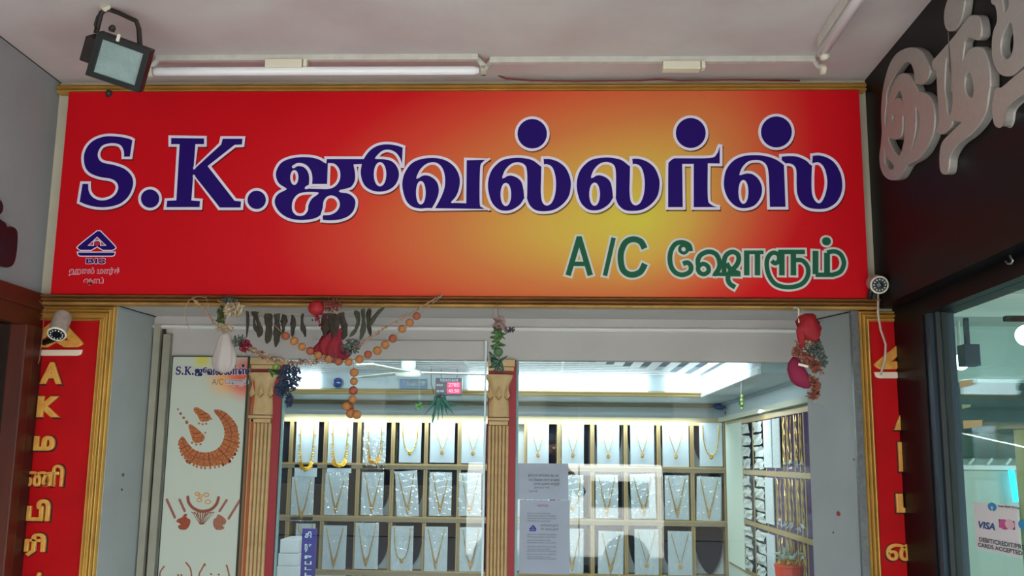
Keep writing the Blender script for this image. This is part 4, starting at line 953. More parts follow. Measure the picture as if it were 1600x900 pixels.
# dried flower bunch above pouch
t = thing('dried_flower_bunch', 'pale dried flowers and a green leaf bundled at the top of the cloth pouch', 'flowers', tuple(H(360, 480)))
leafy(MB(), H(364, 483), 15*K, 110, .011, (1, .7, 1)).build('petals', mat('pale_dry_petal', (190, 172, 142), .9), t)
leafy(MB(), H(352, 514), 9*K, 90, .007, (1.7, 1, .8)).build('twisted_stems', m_dr2, t)
leafy(MB(), H(358, 470), 9*K, 40, .010, (1.3, .7, .5)).build('grey_leaves', m_gg, t)
leafy(MB(), H(346, 492), 7*K, 26, .014, (.6, .6, 1.9)).build('green_leaf', mat('olive_leaf', (84, 92, 54), .8), t)
floral_rope('dried_flower_string', 'frayed reddish string of dried stems looping from the moulding to the cloth pouch', [H(300, 466), H(315, 480), H(325, 492), H(338, 508), H(350, 518)], .007, 90, [m_dr1, m_dr2, m_dr3], size=.005)
tag(MB().tube([H(300, 466), H(292, 474), H(288, 487), H(293, 505), H(295, 514)], .0014, 5).tube([H(300, 466), H(310, 463), H(322, 465), H(326, 476), H(325, 484)], .0012, 5).build('loose_twine', M_twine), 'loose ends of thin twine dangling below the moulding left of the pouch', 'twine')
tag(leafy(MB(), H(374, 533), 11*K, 130, .006, (1, .7, .9)).build('herb_sprig', m_gg), 'small grey green herb bunch beside the cloth pouch', 'herbs')
tag(leafy(MB(), H(384, 540), 10*K, 130, .008, (1, .7, 1)).build('crimson_flower', m_crim), 'dark crimson dried flower right of the cloth pouch', 'flower')
floral_rope('dried_flower_garland', 'brown and pink dried flower garland sagging from the pouch to the red cloth', [H(390, 545), H(405, 552), H(420, 560), H(440, 566), H(460, 568), H(480, 566), H(505, 561), H(520, 556)], .013, 420, [m_dr2, m_dr1, m_dr2, m_dr3], size=.007)
floral_rope('dried_flower_garland', 'thin pink dried flower string rising from the red cloth to the moulding', [H(552, 545), H(570, 533), H(590, 520), H(605, 510), H(640, 490), H(692, 460, -.07)], .005, 150, [m_dr1, m_dr1, m_dr3], size=.005)
tag(leafy(MB(), H(549, 541), 15*K, 230, .006, (1, .7, .85)).build('herb_sprig', m_gg), 'grey green herb bunch right of the red cloth bundle', 'herbs')
tag(leafy(leafy(leafy(MB(), H(452, 590), 19*K, 900, .0058, (1, .7, 1.15)), H(440, 608), 12*K, 380, .0058), H(452, 625), 8*K, 240, .0055, (.7, .7, 1.5)).build('blue_grey_herb_bunch', mat('slate_blue_herb', (66, 78, 104), .9, noise=(60, .3))), 'large slate blue bunch of dried flowers hanging over the left column', 'herbs')
t = thing('green_lime', 'small green lime with leaves hanging over the capital of the left column', 'lime', tuple(H(430, 576)))
MB().ball(H(431, 573), 5.5*K, 12, 8).build('fruit', mat('lime_skin', (122, 150, 62), .5, noise=(40, .2)), t, smooth=True)
leafy(MB(), H(429, 581), 9*K, 26, .011, (1, .6, .6)).build('leaves', m_grn, t)
# red wrapped coconut, red cloth
t = thing('red_wrapped_coconut', 'bright red cloth wrapped coconut ball tied against the moulding', 'coconut', tuple(H(494, 482)))
MB().ball(H(494, 481.5), 12.5*K, 18, 12, (1.02, .8, .95), .02).build('wrapped_ball', mat('bright_red_cloth', (166, 14, 28), .6, noise=(30, .25), bump=(40, .6, .004)), t, smooth=True)
leafy(MB(), H(517, 476), 13*K, 90, .008, (1.3, .6, .9)).build('frayed_tassel', mat('maroon_fray', (138, 62, 58), .9), t)
leafy(MB(), H(500, 500), 12*K, 34, .009, (1.1, .5, 1.1)).build('trailing_threads', m_crim, t)
t = thing('red_cloth_bundle', 'crumpled deep red cloth bundle hanging below the dried leaves in the garland centre', 'cloth', tuple(H(515, 520)))
mb = MB(); prof_ = [(4, 512, 519), (9, 518, 521), (14, 526, 518), (18, 535, 514), (21, 545, 512), (20, 552, 514), (15, 559, 520), (8, 565, 524)]; n = 44; vs = []
for r, y, x in prof_:
    for k in range(n):
        a = 2*math.pi*k/n; rr = r*K*(1+.20*math.sin(4*a+y*.15)+.14*math.sin(9*a+y*.05)+.08*math.sin(15*a-y*.1)); c = H(x, y); vs.append((c[0]+rr*math.cos(a), YH+.015+rr*.45*math.sin(a), c[2]+.004*math.sin(5*a)))
mb.add(vs, [(i*n+k, i*n+(k+1) % n, (i+1)*n+(k+1) % n, (i+1)*n+k) for i in range(len(prof_)-1) for k in range(n)]+[tuple(range(n)), tuple((len(prof_)-1)*n+k for k in range(n))])
mb.build('cloth', mat('deep_red_cloth', (142, 12, 34), .7, noise=(20, .35), bump=(30, .7, .006)), t, smooth=True)
MB().add([H(528, 515), H(534, 511), H(533, 530), H(538, 552), H(548, 556), H(540, 562), H(528, 558)], [(0, 1, 2), (0, 2, 3), (0, 3, 5, 6), (3, 4, 5)]).build('cloth_tail', mat('dark_maroon_cloth', (120, 14, 40), .8), t)
leafy(MB(), H(513, 561), 10*K, 110, .006, (1.5, .6, .7)).build('dried_petals', m_dr1, t)
leafy(MB(), H(541, 550), 8*K, 70, .006, (1.2, .6, .9)).build('dark_petals', mat('plum_petal', (98, 30, 56), .8), t)
# lime and chilli charm in the middle
t = thing('lime_and_chilli_charm', 'green lime and chilli charm hanging from the moulding over the central column', 'charm', tuple(H(779, 480)))
MB().tube([H(777, 473, -.07), H(779, 500), H(780, 580)], .0012, 5).tube([H(777, 473, -.07), H(771, 482), H(770, 496)], .001, 5).build('thread', mat('red_thread', (150, 96, 96), .8), t)
leafy(MB(), H(781, 506), 9*K, 22, .020, (1, .6, 1.2)).build('dry_petals', mat('dusky_dry_petal', (150, 120, 116), .8), t)
leafy(MB(), H(795, 515), 6*K, 14, .012, (1.5, .5, .5)).build('shrivelled_petals', mat('grey_dry_petal', (90, 84, 92), .8), t)
MB().ball(H(778.5, 550), 7.5*K, 14, 9).build('lime', mat('dark_lime_skin', (78, 112, 72), .5, noise=(40, .3)), t, smooth=True)
def chilli(a, b, c, m):
    MB().tube([H(*a), (H(*a)+H(*b))/2+np.array([0, -.01, -.006]), H(*b), H(*c)], [.003, .0075, .006, .0015], 8).build('chilli', m, t, smooth=True)
m_ch = mat('chilli_green', (62, 104, 44), .45, noise=(30, .3)); m_ch2 = mat('chilli_dark_green', (50, 84, 66), .45)
for i, a in enumerate((((768, 520), (780, 516), (788, 524)), ((766, 527), (780, 524), (792, 521)), ((769, 534), (782, 528), (787, 520)), ((767, 541), (780, 536), (791, 540)), ((772, 512), (779, 520), (789, 530)), ((769, 545), (776, 539), (788, 541)), ((767, 560), (780, 565), (793, 556)), ((765, 574), (778, 566), (786, 560)),
     ((767, 562), (775, 572), (787, 582)), ((782, 562), (784, 572), (788, 583)), ((772, 580), (778, 572), (784, 566)), ((765, 550), (772, 558), (780, 564)))):
    chilli(*a, m_ch if i < 6 else m_ch2)
# right charm: red cloth, magenta pouch, dried rope
t = thing('red_cloth_charm', 'hanging charm of red cloth over a magenta pouch at the right of the opening', 'charm', tuple(H(1252, 490)))
MB().tube([H(1240, 483, -.07), H(1243, 480, -.09), H(1248, 483), H(1248, 500), H(1250, 520)], .0032, 7).build('hook_cord', M_plas, t, smooth=True)
def clump(name, m, prof_, sq=.6, yo=0, amp=.2):
    mb = MB(); n = 36; vs = []
    for r, y, x in prof_:
        for k in range(n):
            a = 2*math.pi*k/n; rr = r*K*(1+amp*math.sin(3*a+y*.2)+amp*.6*math.sin(9*a+y*.4)); c = H(x, y); vs.append((c[0]+rr*math.cos(a), YH+yo+rr*sq*math.sin(a), c[2]))
    mb.add(vs, [(i*n+k, i*n+(k+1) % n, (i+1)*n+(k+1) % n, (i+1)*n+k) for i in range(len(prof_)-1) for k in range(n)]+[tuple(range(n)), tuple((len(prof_)-1)*n+k for k in range(n))])
    return mb.build(name, m, t, smooth=True)
m_rc = mat('scarlet_cloth', (160, 10, 26), .7, noise=(26, .3), bump=(30, .7, .006))
clump('red_cloth', m_rc, [(5, 490, 1264), (12, 494, 1263), (16, 503, 1262), (17, 513, 1262), (16, 523, 1264), (12, 530, 1269), (6, 535, 1273)])
clump('red_cloth_tail', m_rc, [(5, 508, 1250), (7, 518, 1250), (5, 530, 1251), (4, 544, 1252)], yo=-.012)
clump('magenta_pouch', mat('magenta_cloth', (138, 14, 60), .75, noise=(14, .25), bump=(30, .4, .004)), [(5, 558, 1243), (10, 567, 1242), (14, 578, 1244), (15.5, 588, 1249), (15, 596, 1252), (11, 603, 1256), (4, 607, 1260)], amp=.03)
leafy(MB(), H(1272, 545), 15*K, 230, .007, (1, .6, 1)).build('grey_herb', m_gg, t)
leafy(MB(), H(1286, 562), 10*K, 90, .007, (.8, .5, 1.2)).build('grey_herb', m_gg, t)
leafy(MB(), H(1263, 536), 8*K, 40, .008, (1.2, .5, .8)).build('pale_petals', m_dr2, t)
mb = MB()
m_rr = mat('terracotta_dry_rope', (164, 96, 78), .9, noise=(60, .4))
for a, b, n_, rr in (((1247, 540), (1243, 555), 110, .020), ((1250, 556), (1268, 566), 170, .022), ((1268, 566), (1278, 580), 130, .020), ((1264, 590), (1275, 600), 100, .017), ((1275, 600), (1272, 618), 110, .015), ((1263, 618), (1272, 620), 60, .012)):
    for _ in range(n_): f = random.random(); leafy(mb, H(*a)*(1-f)+H(*b)*f+np.array([0, -.012, 0]), rr, 1, .008, (1, .7, 1))
mb.build('dried_rope', m_rr, t)
MB().obox(H(1255, 571, YH-.045), (1, 0, -.25), (0, 1, 0), (.25, 0, 1), .017, .002, .004).build('tape', M_plas, t)
MB().tube([H(1268, 624), H(1270, 632), H(1278, 632), H(1286, 636)], .0012, 5).build('loose_thread', M_twine, t)
tag(MB().tube([onY(-.07, 62, 470), onY(-.10, 70, 480), onY(-.12, 67, 520), onY(-.12, 62, 560), onY(-.12, 60, 568)], .0016, 5).build('hanging_twine', mat('reddish_twine', (140, 90, 76), .9)), 'single reddish twine hanging down beside the left security camera', 'twine')
# steel hook on the black fascia
hk = [onX(XP-.012, *p) for p in ((1577, 396), (1579, 402), (1583, 407), (1580, 412), (1575, 412), (1571, 408))]
tag(MB().tube(hk, .0028, 7).build('steel_hook', mat('steel_wire', (176, 178, 180), .3, .8), smooth=True), 'small steel hook on the black beam at the upper right', 'hook')

# ================================================================ SHOP INTERIOR
YD = BY-.11                      # front of the cabinet dividers
bcols = [401, 455, 508.5, 561, 614, 666, 718, 770, 822, 873.5, 925.5, 977.5, 1029, 1081, 1133]
cx_ = [onY(YD, p, 690)[0] for p in bcols]
zr = [CZ-.012, onY(YD, 850, 731)[2], onY(YD, 850, 814)[2], onY(YD, 850, 899)[2]]
p_ = zr[1]-zr[2]; zr += [zr[3]-p_, zr[3]-2*p_]
cabt = thing('necklace_cabinet', 'wall cabinet of gilt edged compartments lined in navy velvet on the back wall', 'cabinet', (-.4, BY, 0))
bx(RX0, BX1-.01, BY-.012, BY-.001, .1, CZ-.014).build('back_panel', M_inner, cabt)
for x in cx_: bx(x-.013, x+.013, YD, BY-.013, zr[-1], CZ-.014).build('divider', M_brass, cabt, bevel=.002)
for x in cx_: bx(x-.003, x+.003, YD-.003, YD, zr[-1], CZ-.014).build('divider_groove', M_cab, cabt)
for z in zr[1:]:
    bx(RX0, cx_[-1]+.013, YD-.012, BY-.013, z-.020, z+.016).build('shelf', M_cab, cabt, bevel=.002)
    bx(RX0, cx_[-1]+.013, YD-.016, YD-.012, z+.004, z+.016).build('shelf_edging', M_brass, cabt)
bx(RX0, cx_[-1]+.013, YD-.004, YD, CZ-.034, CZ-.014).build('top_rail', M_brass, cabt)
# velvet pads
def pad(x0, x1, z0, z1, bust):
    mb = MB(); y0, y1 = BY-.045, BY-.013
    if not bust: mb.box(x0, x1, y0, y1, z0, z1)
    else:
        cx = (x0+x1)/2; w2 = (x1-x0)/2; H_2 = z1-z0
        P = spline([(cx-w2*.80, z1-.005), (cx, z1-.001), (cx+w2*.80, z1-.005), (cx+w2*.98, z1-H_2*.12), (cx+w2*.95, z1-H_2*.45), (cx+w2*.72, z1-H_2*.75), (cx+w2*.2, z0+.004), (cx-w2*.2, z0+.004), (cx-w2*.72, z1-H_2*.75), (cx-w2*.95, z1-H_2*.45), (cx-w2*.98, z1-H_2*.12)], True, 3)
        mb.prism(P, 0, y1-y0, fr_front(y1))
    return mb.build('velvet_pad', M_navy, cabt)
for r in range(5):
    for c in range(14):
        if c == 7: continue
        x0, x1 = cx_[c]+.014, cx_[c+1]-.014; pad(x0+.006, x1-.006, zr[r+1]+.022, (zr[r]-.024 if r else CZ-.024), c in (10, 11, 12, 13) if r == 0 else (c in (3, 4) or c >= 11))
ord_ = ['first', 'second', 'third', 'fourth', 'fifth', 'sixth', 'seventh', 'eighth', 'ninth', 'tenth', 'eleventh', 'twelfth', 'thirteenth']
rown = ['top', 'middle', 'bottom']
def card(cx, zt, zb_, w_, style, label, tilt=0, sleeve=False, Yc=YD-.012):
    t = thing('necklace_card', label, 'necklace', (cx, Yc, zt), 'necklaces on white cards in the back wall cabinet')
    hw = w_/2; H_2 = zt-zb_; ct, st = math.cos(tilt), math.sin(tilt)
    def fr(u, v, d=0):   # u,v local: u across, v down from the top
        return (cx+u*ct-v*st, Yc-d-.0+.0*v, zt-v*ct-u*st)
    vs = [fr(-hw, 0), fr(hw, 0), fr(hw, H_2), fr(-hw, H_2)]
    vs2 = [fr(-hw, 0, -.002), fr(hw, 0, -.002), fr(hw, H_2, -.002), fr(-hw, H_2, -.002)]
    MB().add(vs+vs2, [(0,1,2,3),(4,7,6,5),(0,4,5,1),(1,5,6,2),(2,6,7,3),(3,7,4,0)]).build('card', M_card, t)
    n = 26; top = .05*H_2
    a = hw*.72
    if style == 'fringe': a = hw*.62; dep = H_2*.84; pw = 3.2
    elif style == 'v': dep = H_2*.80; pw = 1.25
    elif style == 'u': dep = H_2*.74; pw = 2.6
    elif style == 'pendant': dep = H_2*.72; pw = 1.1
    else: dep = H_2*.8; pw = 1.7
    P = []
    for i in range(n+1):
        s = -1+2*i/n; v = dep-(dep-top)*abs(s)**pw if pw <= 2 else top+(dep-top)*(1-abs(s)**pw)**.5
        P.append((s*a, v))
    mt = M_gild if style in ('fringe', 'u') else M_gild2
    r0 = .0032 if style != 'pendant' else .0022
    chn = MB().tube([fr(u, v, .004) for u, v in P], [r0*(1.25 if k % 2 else .7) for k in range(len(P))], 5).build('chain', mt, t); 
    mb = MB()
    if style == 'fringe':
        for k in range(1, 46):
            f = k/46*n; i = min(int(f), n-1); q_ = f-i; u = P[i][0]*(1-q_)+P[i+1][0]*q_; v = P[i][1]*(1-q_)+P[i+1][1]*q_
            if v < dep*.28: continue
            du = (.017 if u > 0 else -.017)*min(1, abs(u)/.018); dv = .016 if v > dep*.86 else .004
            mb.tube([fr(u-du*.2, v, .005), fr(u+du, v+dv, .006)], [.0022, .0030], 4)
        mb.build('fringe', M_gild, chn)
    if style in ('v', 'choker'):
        for k in range(3, n-2):
            u, v = P[k]; ln = .040*(1-abs(u)/a)**1.3+.004
            mb.tube([fr(u, v, .005), fr(u*.9, v+ln, .006)], [.0045, .003], 4)
        mb.build('fringe', mt, chn)
    pr_ = .012 if style != 'pendant' else .013
    m2 = MB(); c = fr(0, dep+pr_*1.1, .007)
    for k in range(8):
        an = 2*math.pi*k/8; m2.ball((c[0]+pr_*.72*math.cos(an), c[1], c[2]+pr_*.85*math.sin(an)), pr_*.34, 5, 4)
    m2.ball(c, pr_*.62, 8, 6, (1, .5, 1)); m2.build('pendant', mt, chn)
    if sleeve:
        ms = MB(); nn = 6; vs = []
        for j in range(nn+1):
            for i in range(nn+1):
                vs.append(fr(-hw*1.04+2.08*hw*i/nn, -.004+(H_2+.008)*j/nn, .012+random.uniform(-.003, .004)))
        ms.add(vs, [(j*(nn+1)+i, j*(nn+1)+i+1, (j+1)*(nn+1)+i+1, (j+1)*(nn+1)+i) for j in range(nn) for i in range(nn)])
        ms.build('plastic_sleeve', M_sleeve, t, smooth=True)
cardspec = {0: [(481.5, 655, 745, 35, 'fringe', 0), (533, 655, 739, 38, 'fringe', 0), (587, 653, 732, 35, 'fringe', 0), (642, 656, 723, 34, 'u', 0), (692, 656, 723, 38, 'pendant', 0), (740, 657, 724, 36, 'pendant', 0),
                (841, 658, 728, 33, 'pendant', 0), (895, 658, 728, 34, 'pendant', 0), (950, 657, 730, 34, 'pendant', 0), (1003, 658, 728, 36, 'pendant', 0), (1055, 658, 730, 40, 'pendant', 0), (1110, 660, 729, 35, 'u', 0)],
            1: [(474, 745, 814, 35, 'choker', 0), (527, 739, 805, 36, 'v', 0), (583, 738, 805, 34, 'v', 0), (634.5, 736, 807, 34, 'v', -.07), (689, 738, 806, 34, 'v', 0), (735, 739, 806, 34, 'choker', 0),
                (841, 742, 810, 35, 'v', 0), (894, 742, 810, 34, 'u', 0), (948, 742, 810, 34, 'v', 0), (1003, 741, 810, 37, 'v', -.04), (1057, 743, 812, 36, 'v', 0), (1108, 745, 814, 37, 'v', .03)],
            2: [(478, 818, 842, 30, 'u', 0), (524, 821, 891, 36, 'v', 0), (574, 817, 889, 36, 'choker', 0), (629, 822, 892, 34, 'u', 0), (682, 823, 893, 35, 'v', 0), (736, 824, 893, 34, 'choker', 0),
                (841, 826, 896, 34, 'u', 0), (894, 826, 896, 34, 'v', 0), (955, 830, 899, 38, 'v', .02), (1010, 827, 900, 36, 'pendant', 0), (1062, 830, 903, 36, 'pendant', 0)]}
desc = {'fringe': 'thick gold fringed necklace', 'v': 'gold necklace with pointed centre', 'u': 'gold beaded necklace', 'pendant': 'fine chain with round pendant', 'choker': 'wide gold necklace'}
for r in range(3):
    for k, (px, y0, y1, wpx, st, tl) in enumerate(cardspec[r]):
        a = onY(YD-.012, px, y0); b = onY(YD-.012, px, y1); side = 'left' if k < 6 else 'right'
        lab = f"{desc[st]} on white card, {ord_[k] if k < 6 else ord_[k-6]} in {rown[r]} row {side} of central column"
        card(a[0], min(a[2], CZ-.016), b[2], wpx*(YD+3.79-.012)/F*1.0, st, lab, tl, r > 0 or k in (2,))
# right side cabinet on the wall X=BX1
XD = BX1-.022
sc_ = thing('chain_cabinet', 'side wall cabinet with narrow purple velvet slots holding gold chains', 'cabinet', (BX1, 1.3, 0))
bx(BX1-.012, BX1-.001, YG+.08, YD-.03, .1, CZ-.012).build('back_panel', mat('pale_green_panel', (206, 220, 208), .6), sc_)
def yx(px, py, X=XD): return onX(X, px, py)[1]
zs_ = [CZ-.03, onX(XD, 1250, 743)[2], onX(XD, 1250, 842)[2], onX(XD, 1250, 842)[2]-.27]
yd = [yx(p, 700) for p in (1176, 1196, 1210, 1223, 1229, 1241, 1249, 1256)]
yd.sort()
for z in zs_:
    bx(XD, BX1-.012, YG+.10, yx(1136, 735), z-.012, z+.012).build('shelf', M_brass, sc_, bevel=.002)
for y in yd+[yx(1160, 700), ]:
    bx(XD, BX1-.012, y-.005, y+.005, zs_[-1], CZ-.03).build('divider', M_brass, sc_, bevel=.002)
for r in range(3):
    z1, z0 = zs_[r]-.014, zs_[r+1]+.014
    bx(BX1-.018, BX1-.012, YG+.09, yx(1196, 700)-.01, z0, z1).build('velvet_lining', M_purp, sc_)
    bx(BX1-.018, BX1-.012, yx(1196, 700)+.01, yx(1160, 700)-.01, z0, z1).build('velvet_lining', M_navy, sc_)
pk = MB()
def packet(y, z, w_, h, lab, tilt):
    t = thing('chain_packet', lab, 'packet', (XD, y, z), 'plastic packets of chains in the side cabinet')
    mb = MB(); nn = 3; vs = []
    for j in range(nn+1):
        for i in range(nn+1): vs.append((XD-.004-random.uniform(0, .014), y+(i/nn-.5)*w_+tilt*j/nn*.02, z-(j/nn)*h+random.uniform(-.004, .004)))
    mb.add(vs, [(j*(nn+1)+i, j*(nn+1)+i+1, (j+1)*(nn+1)+i+1, (j+1)*(nn+1)+i) for j in range(nn) for i in range(nn)])
    mb.build('packet', mat('white_packet', (208, 216, 212), .3, noise=(40, .2)), t)
cnt = 0
for r in range(3):
    for cI, (pa1, pb1) in enumerate(((1162, 1175), (1181, 1196))):
        for k in range(4):
            y = (yx(pa1, 700)+yx(pb1, 700))/2; H_2 = (zs_[r]-zs_[r+1]-.03)/4; cnt += 1
            packet(y, zs_[r]-.02-k*H_2, abs(yx(pa1, 700)-yx(pb1, 700))*.9, H_2*.82, f"crumpled white packet, {ord_[k]} down the {'far' if cI == 0 else 'near'} stack of side cabinet {rown[r]} row", random.uniform(-1, 1))
# white cards and chains in the slots
sl_ = list(zip(sorted([yx(p, 700) for p in (1196, 1210, 1223)]), sorted([yx(p, 700) for p in (1196, 1210, 1223)])[1:]))
for r in range(3):
    for k, (a, b) in enumerate(sl_):
        if r and k == 0: continue
        tag(bx(XD-.012, XD-.008, a+.012, b-.012, zs_[r+1]+.03, zs_[r]-.02).build('strip_card', mat('speckled_card', (206, 216, 220), .5, noise=(120, .35))), f"long white speckled strip card, {'nearer' if k == 0 else 'farther'} slot of the {rown[r]} row in side cabinet", 'card', 'strip cards in the side cabinet')
near = sorted([yx(p, 700) for p in (1210, 1223, 1229, 1241, 1249, 1256)])+[]

for r in range(3):
    for k in range(len(near)-1):
        a, b = near[k], near[k+1]
        if b-a < .04 or (r == 0 and k >= 4): continue
        t = thing('gold_chain_bunch', f"bunch of thin gold chains hanging in slot {ord_[k]} nearest of the {rown[r]} row, side cabinet", 'chains', (XD, (a+b)/2, zs_[r]), 'gold chains in the side cabinet')
        for j in range(2):
            y = a+(b-a)*(j+1)/3; pts = [(XD-.002+random.uniform(-.003, .001), y+random.uniform(-.006, .006), zs_[r]-.02-(zs_[r]-zs_[r+1]-.07)*q_/8) for q_ in range(9)]
            MB().tube(pts, [.0028*(1.5 if q_ % 2 else .7) for q_ in range(9)], 5).build('chain', M_gild2, t)
        leafy(MB(), (XD, (a+b)/2, zs_[r+1]+.05), .016, 6, .014).build('price_tag', M_card, t)
bx(XD-.002, XD, yx(1160, 700)+.012, yx(1134, 700)-.01, zs_[-1], CZ-.03).build('plain_panel', mat('cream_green_panel', (222, 236, 220), .6), sc_)

# ceiling fan (stem, hub, three blades at rest)
fx, fy = onZ(TZ, 638, 562)[0], 1.25
q = onY(1.25, 638, 580); zf = onY(1.25, 638, 582)[2]; fx = q[0]
t = thing('ceiling_fan', 'cream ceiling fan hanging from the slatted ceiling inside the shop', 'fan', (fx, 1.25, TZ))
m_fan = mat('cream_enamel', (206, 214, 206), .4)
MB().lathe((fx, 1.25, zf+.012), (0, 0, 1), [(.034, 0), (.038, .02), (.036, TZ-zf)], 16).build('stem_canopy', m_fan, t, smooth=True)
MB().lathe((fx, 1.25, zf-.028), (0, 0, 1), [(.03, 0), (.062, .008), (.066, .022), (.066, .034), (.05, .042)], 24).build('motor_housing', m_fan, t, smooth=True)
for k in range(3):
    a = math.radians(12+120*k); d = np.array([math.cos(a), math.sin(a), 0]); s = np.array([-math.sin(a), math.cos(a), 0])
    c = np.array([fx, 1.25, zf])+d*.26
    MB().obox(c, d, s, (0, 0, 1), .20, .045, .003).build('blade', m_fan, t, bevel=.002)
# wall fan / blue dome
def dome(px, py, Y, r, lab):
    c = onY(Y, px, py); t = thing('blue_glass_dome', lab, 'lamp', (c[0], Y, c[2]))
    MB().ball((c[0], Y-.01, c[2]), r, 18, 12, (1, .7, 1)).build('dome', mat('blue_glass', (36, 66, 132), .15, spec=.8), t, smooth=True)
    MB().lathe((c[0], Y+.02, c[2]), (0, -1, 0), [(r*1.15, 0), (r*1.15, .008), (r*.9, .014)], 20).build('rim', mat('grey_blue_rim', (120, 138, 158), .4), t)
dome(528, 598, SY-.03, .028, 'small blue glass dome on the shop cove between bright panels')
c = onY(BY-.1, 1124, 635); t = thing('blue_wall_fan', 'small blue fitting with a dangling wire in the right corner of the shop', 'fitting', (c[0], BY-.1, c[2]))
MB().ball((c[0], BY-.1, c[2]), .030, 14, 10, (1.2, .8, .75)).build('body', mat('blue_plastic', (52, 84, 140), .3), t, smooth=True)
MB().tube([(c[0]+.03, BY-.1, c[2]), (c[0]+.045, BY-.11, c[2]-.02), (c[0]+.035, BY-.11, c[2]-.05)], .003, 5).build('wire', M_blk, t)
c = onY(1.2, 1155, 578); t = thing('mirrored_lamp', 'curved blue grey lamp shade against the bright cove on the right', 'lamp', tuple(c))
MB().lathe(onY(1.2, 1160, 578), (0.2, 0, 1), [(.004, -.05), (.028, -.035), (.036, 0), (.030, .03), (.02, .045)], 18).build('shade', mat('pale_blue_shade', (140, 168, 206), .3), t, smooth=True)
MB().tube([onY(1.2, 1160, 565), onY(1.2, 1160, 556)], .008, 6).build('stem', M_fit, t)
# rate display
YR = 1.75
c = onY(YR, 701, 604); t = thing('rate_display', 'black electronic gold rate board with red digits hanging inside the shop', 'display', (c[0], YR, c[2]))
R2p = lambda px, py: (lambda q: (q[0], q[2]))(onY(YR-.012, px, py)); fD = fr_front(YR-.012)
b = sbox(680, 591, 722, 618, R2p)
bx(b[0], b[1], YR-.012, YR+.02, b[2], b[3]).build('case', mat('display_black', (24, 30, 50), .4), t, bevel=.002)
m_led = mat('red_led_panel', (236, 10, 80), .4, emit=((240, 0, 80), .9)); m_ledt = mat('led_digit', (255, 150, 170), .4, emit=((255, 120, 150), 1.2))
for (y0, y1, s) in ((597.5, 605.5, '2785'), (607, 614.5, '42.50')):
    bb = sbox(698.5, y0, 719.5, y1, R2p); dp_ = bx(bb[0], bb[1], YR-.0135, YR-.012, bb[2], bb[3]).build('digit_panel', m_led, t)
    text('digits', s, (bb[0]+.008, bb[1]-.008, bb[2]+.005, bb[3]-.005), fD, m_ledt, dp_, .002, .01)
text('lettering', 'TODAYS RATE', sbox(687, 592.2, 716, 596.2, R2p), fD, M_card, t, .001, .0)
text('lettering', 'GOLD', sbox(682, 600, 692, 603.2, R2p), fD, M_card, t, .001, .01); text('lettering', 'SILVER', sbox(682, 609.5, 694, 612.6, R2p), fD, M_card, t, .001, .01)
MB().tube([onY(YR, 674, 570), onY(YR, 674, 600), onY(YR, 678, 615)], .002, 5).build('wire', M_blk, t)
MB().tube([(b[0]+.03, YR, b[3]), (b[0]+.03, YR, TZ)], .002, 5).tube([(b[1]-.03, YR, b[3]), (b[1]-.03, YR, TZ)], .002, 5).build('hanging_wire', M_blk, t)
# blue sticker poster on cove
bb = sbox(624, 592, 667, 607, lambda px, py: (lambda q: (q[0], q[2]))(onY(SY-.02, px, py)))
t = thing('small_blue_poster', 'small blue and green picture sticker behind the ceiling fan', 'poster', ((bb[0]+bb[1])/2, SY-.015, bb[2]))
bx(bb[0], bb[1], SY-.016, SY-.010, bb[2], bb[3]).build('sheet', mat('blue_picture_print', (40, 110, 160), .4), t)
bx(bb[0]+.02, bb[1]-.005, SY-.018, SY-.016, bb[2]+.018, bb[3]-.012).build('picture', mat('green_picture_print', (140, 170, 150), .4, noise=(30, .6), rgb2=(40, 44, 120)), t)
# hanging plants inside
t = thing('hanging_grass_plant', 'dark green grassy plant hanging below the rate display', 'plant', tuple(onY(YR-.03, 688, 620)))
m_gp = mat('bluish_green_blade', (48, 96, 82), .5)
o0 = onY(YR-.03, 688, 622)
for k in range(26):
    a = random.uniform(-1, 1); L_ = random.uniform(.07, .22)*(1-.4*abs(a)); yo = random.uniform(-.03, .03); w_ = .004
    pts = [o0+np.array([a*.02, yo, -.0]), o0+np.array([a*.045, yo-.01, -L_*.35]), o0+np.array([a*.085, yo-.02, -L_*.9+.02*abs(a)])]
    if k % 6 == 0: pts[2] = o0+np.array([a*.17, yo, -.04])
    MB().tube(pts, [.004, .006, .001], 4).build('blade', m_gp, t)
leafy(MB(), o0, .03, 40, .012, (1.3, 1, .6)).build('root_ball', mat('dull_green_roots', (70, 92, 84), .8), t)
t = thing('hanging_sprig', 'tiny bright green sprig hanging left of the grassy plant', 'plant', tuple(onY(YR, 655, 628)))
leafy(MB(), onY(YR, 655, 636), .022, 30, .012, (.8, .5, 1.2)).build('leaves', mat('bright_green_leaf', (96, 150, 84), .6), t)
MB().tube([onY(YR, 655, 570), onY(YR, 655, 632)], .0008, 4).build('thread', M_plas, t)
t = thing('lime_charm', 'string of small green limes hanging before the right cove of the shop', 'charm', tuple(onY(.9, 1158, 615)))
MB().tube([onY(.9, 1158, 563), onY(.9, 1158, 640)], .0008, 4).build('thread', M_plas, t)
for y, r in ((619, .008), (625, .009), (631, .009), (638, .007)): MB().ball(onY(.9, 1159+random.uniform(-1, 1), y), r, 10, 7).build('lime', mat('pale_lime_skin', (158, 182, 108), .5), t, smooth=True)
leafy(MB(), onY(.9, 1159, 630), .016, 16, .008, (.7, .7, 1.5)).build('leaves', m_grn, t)
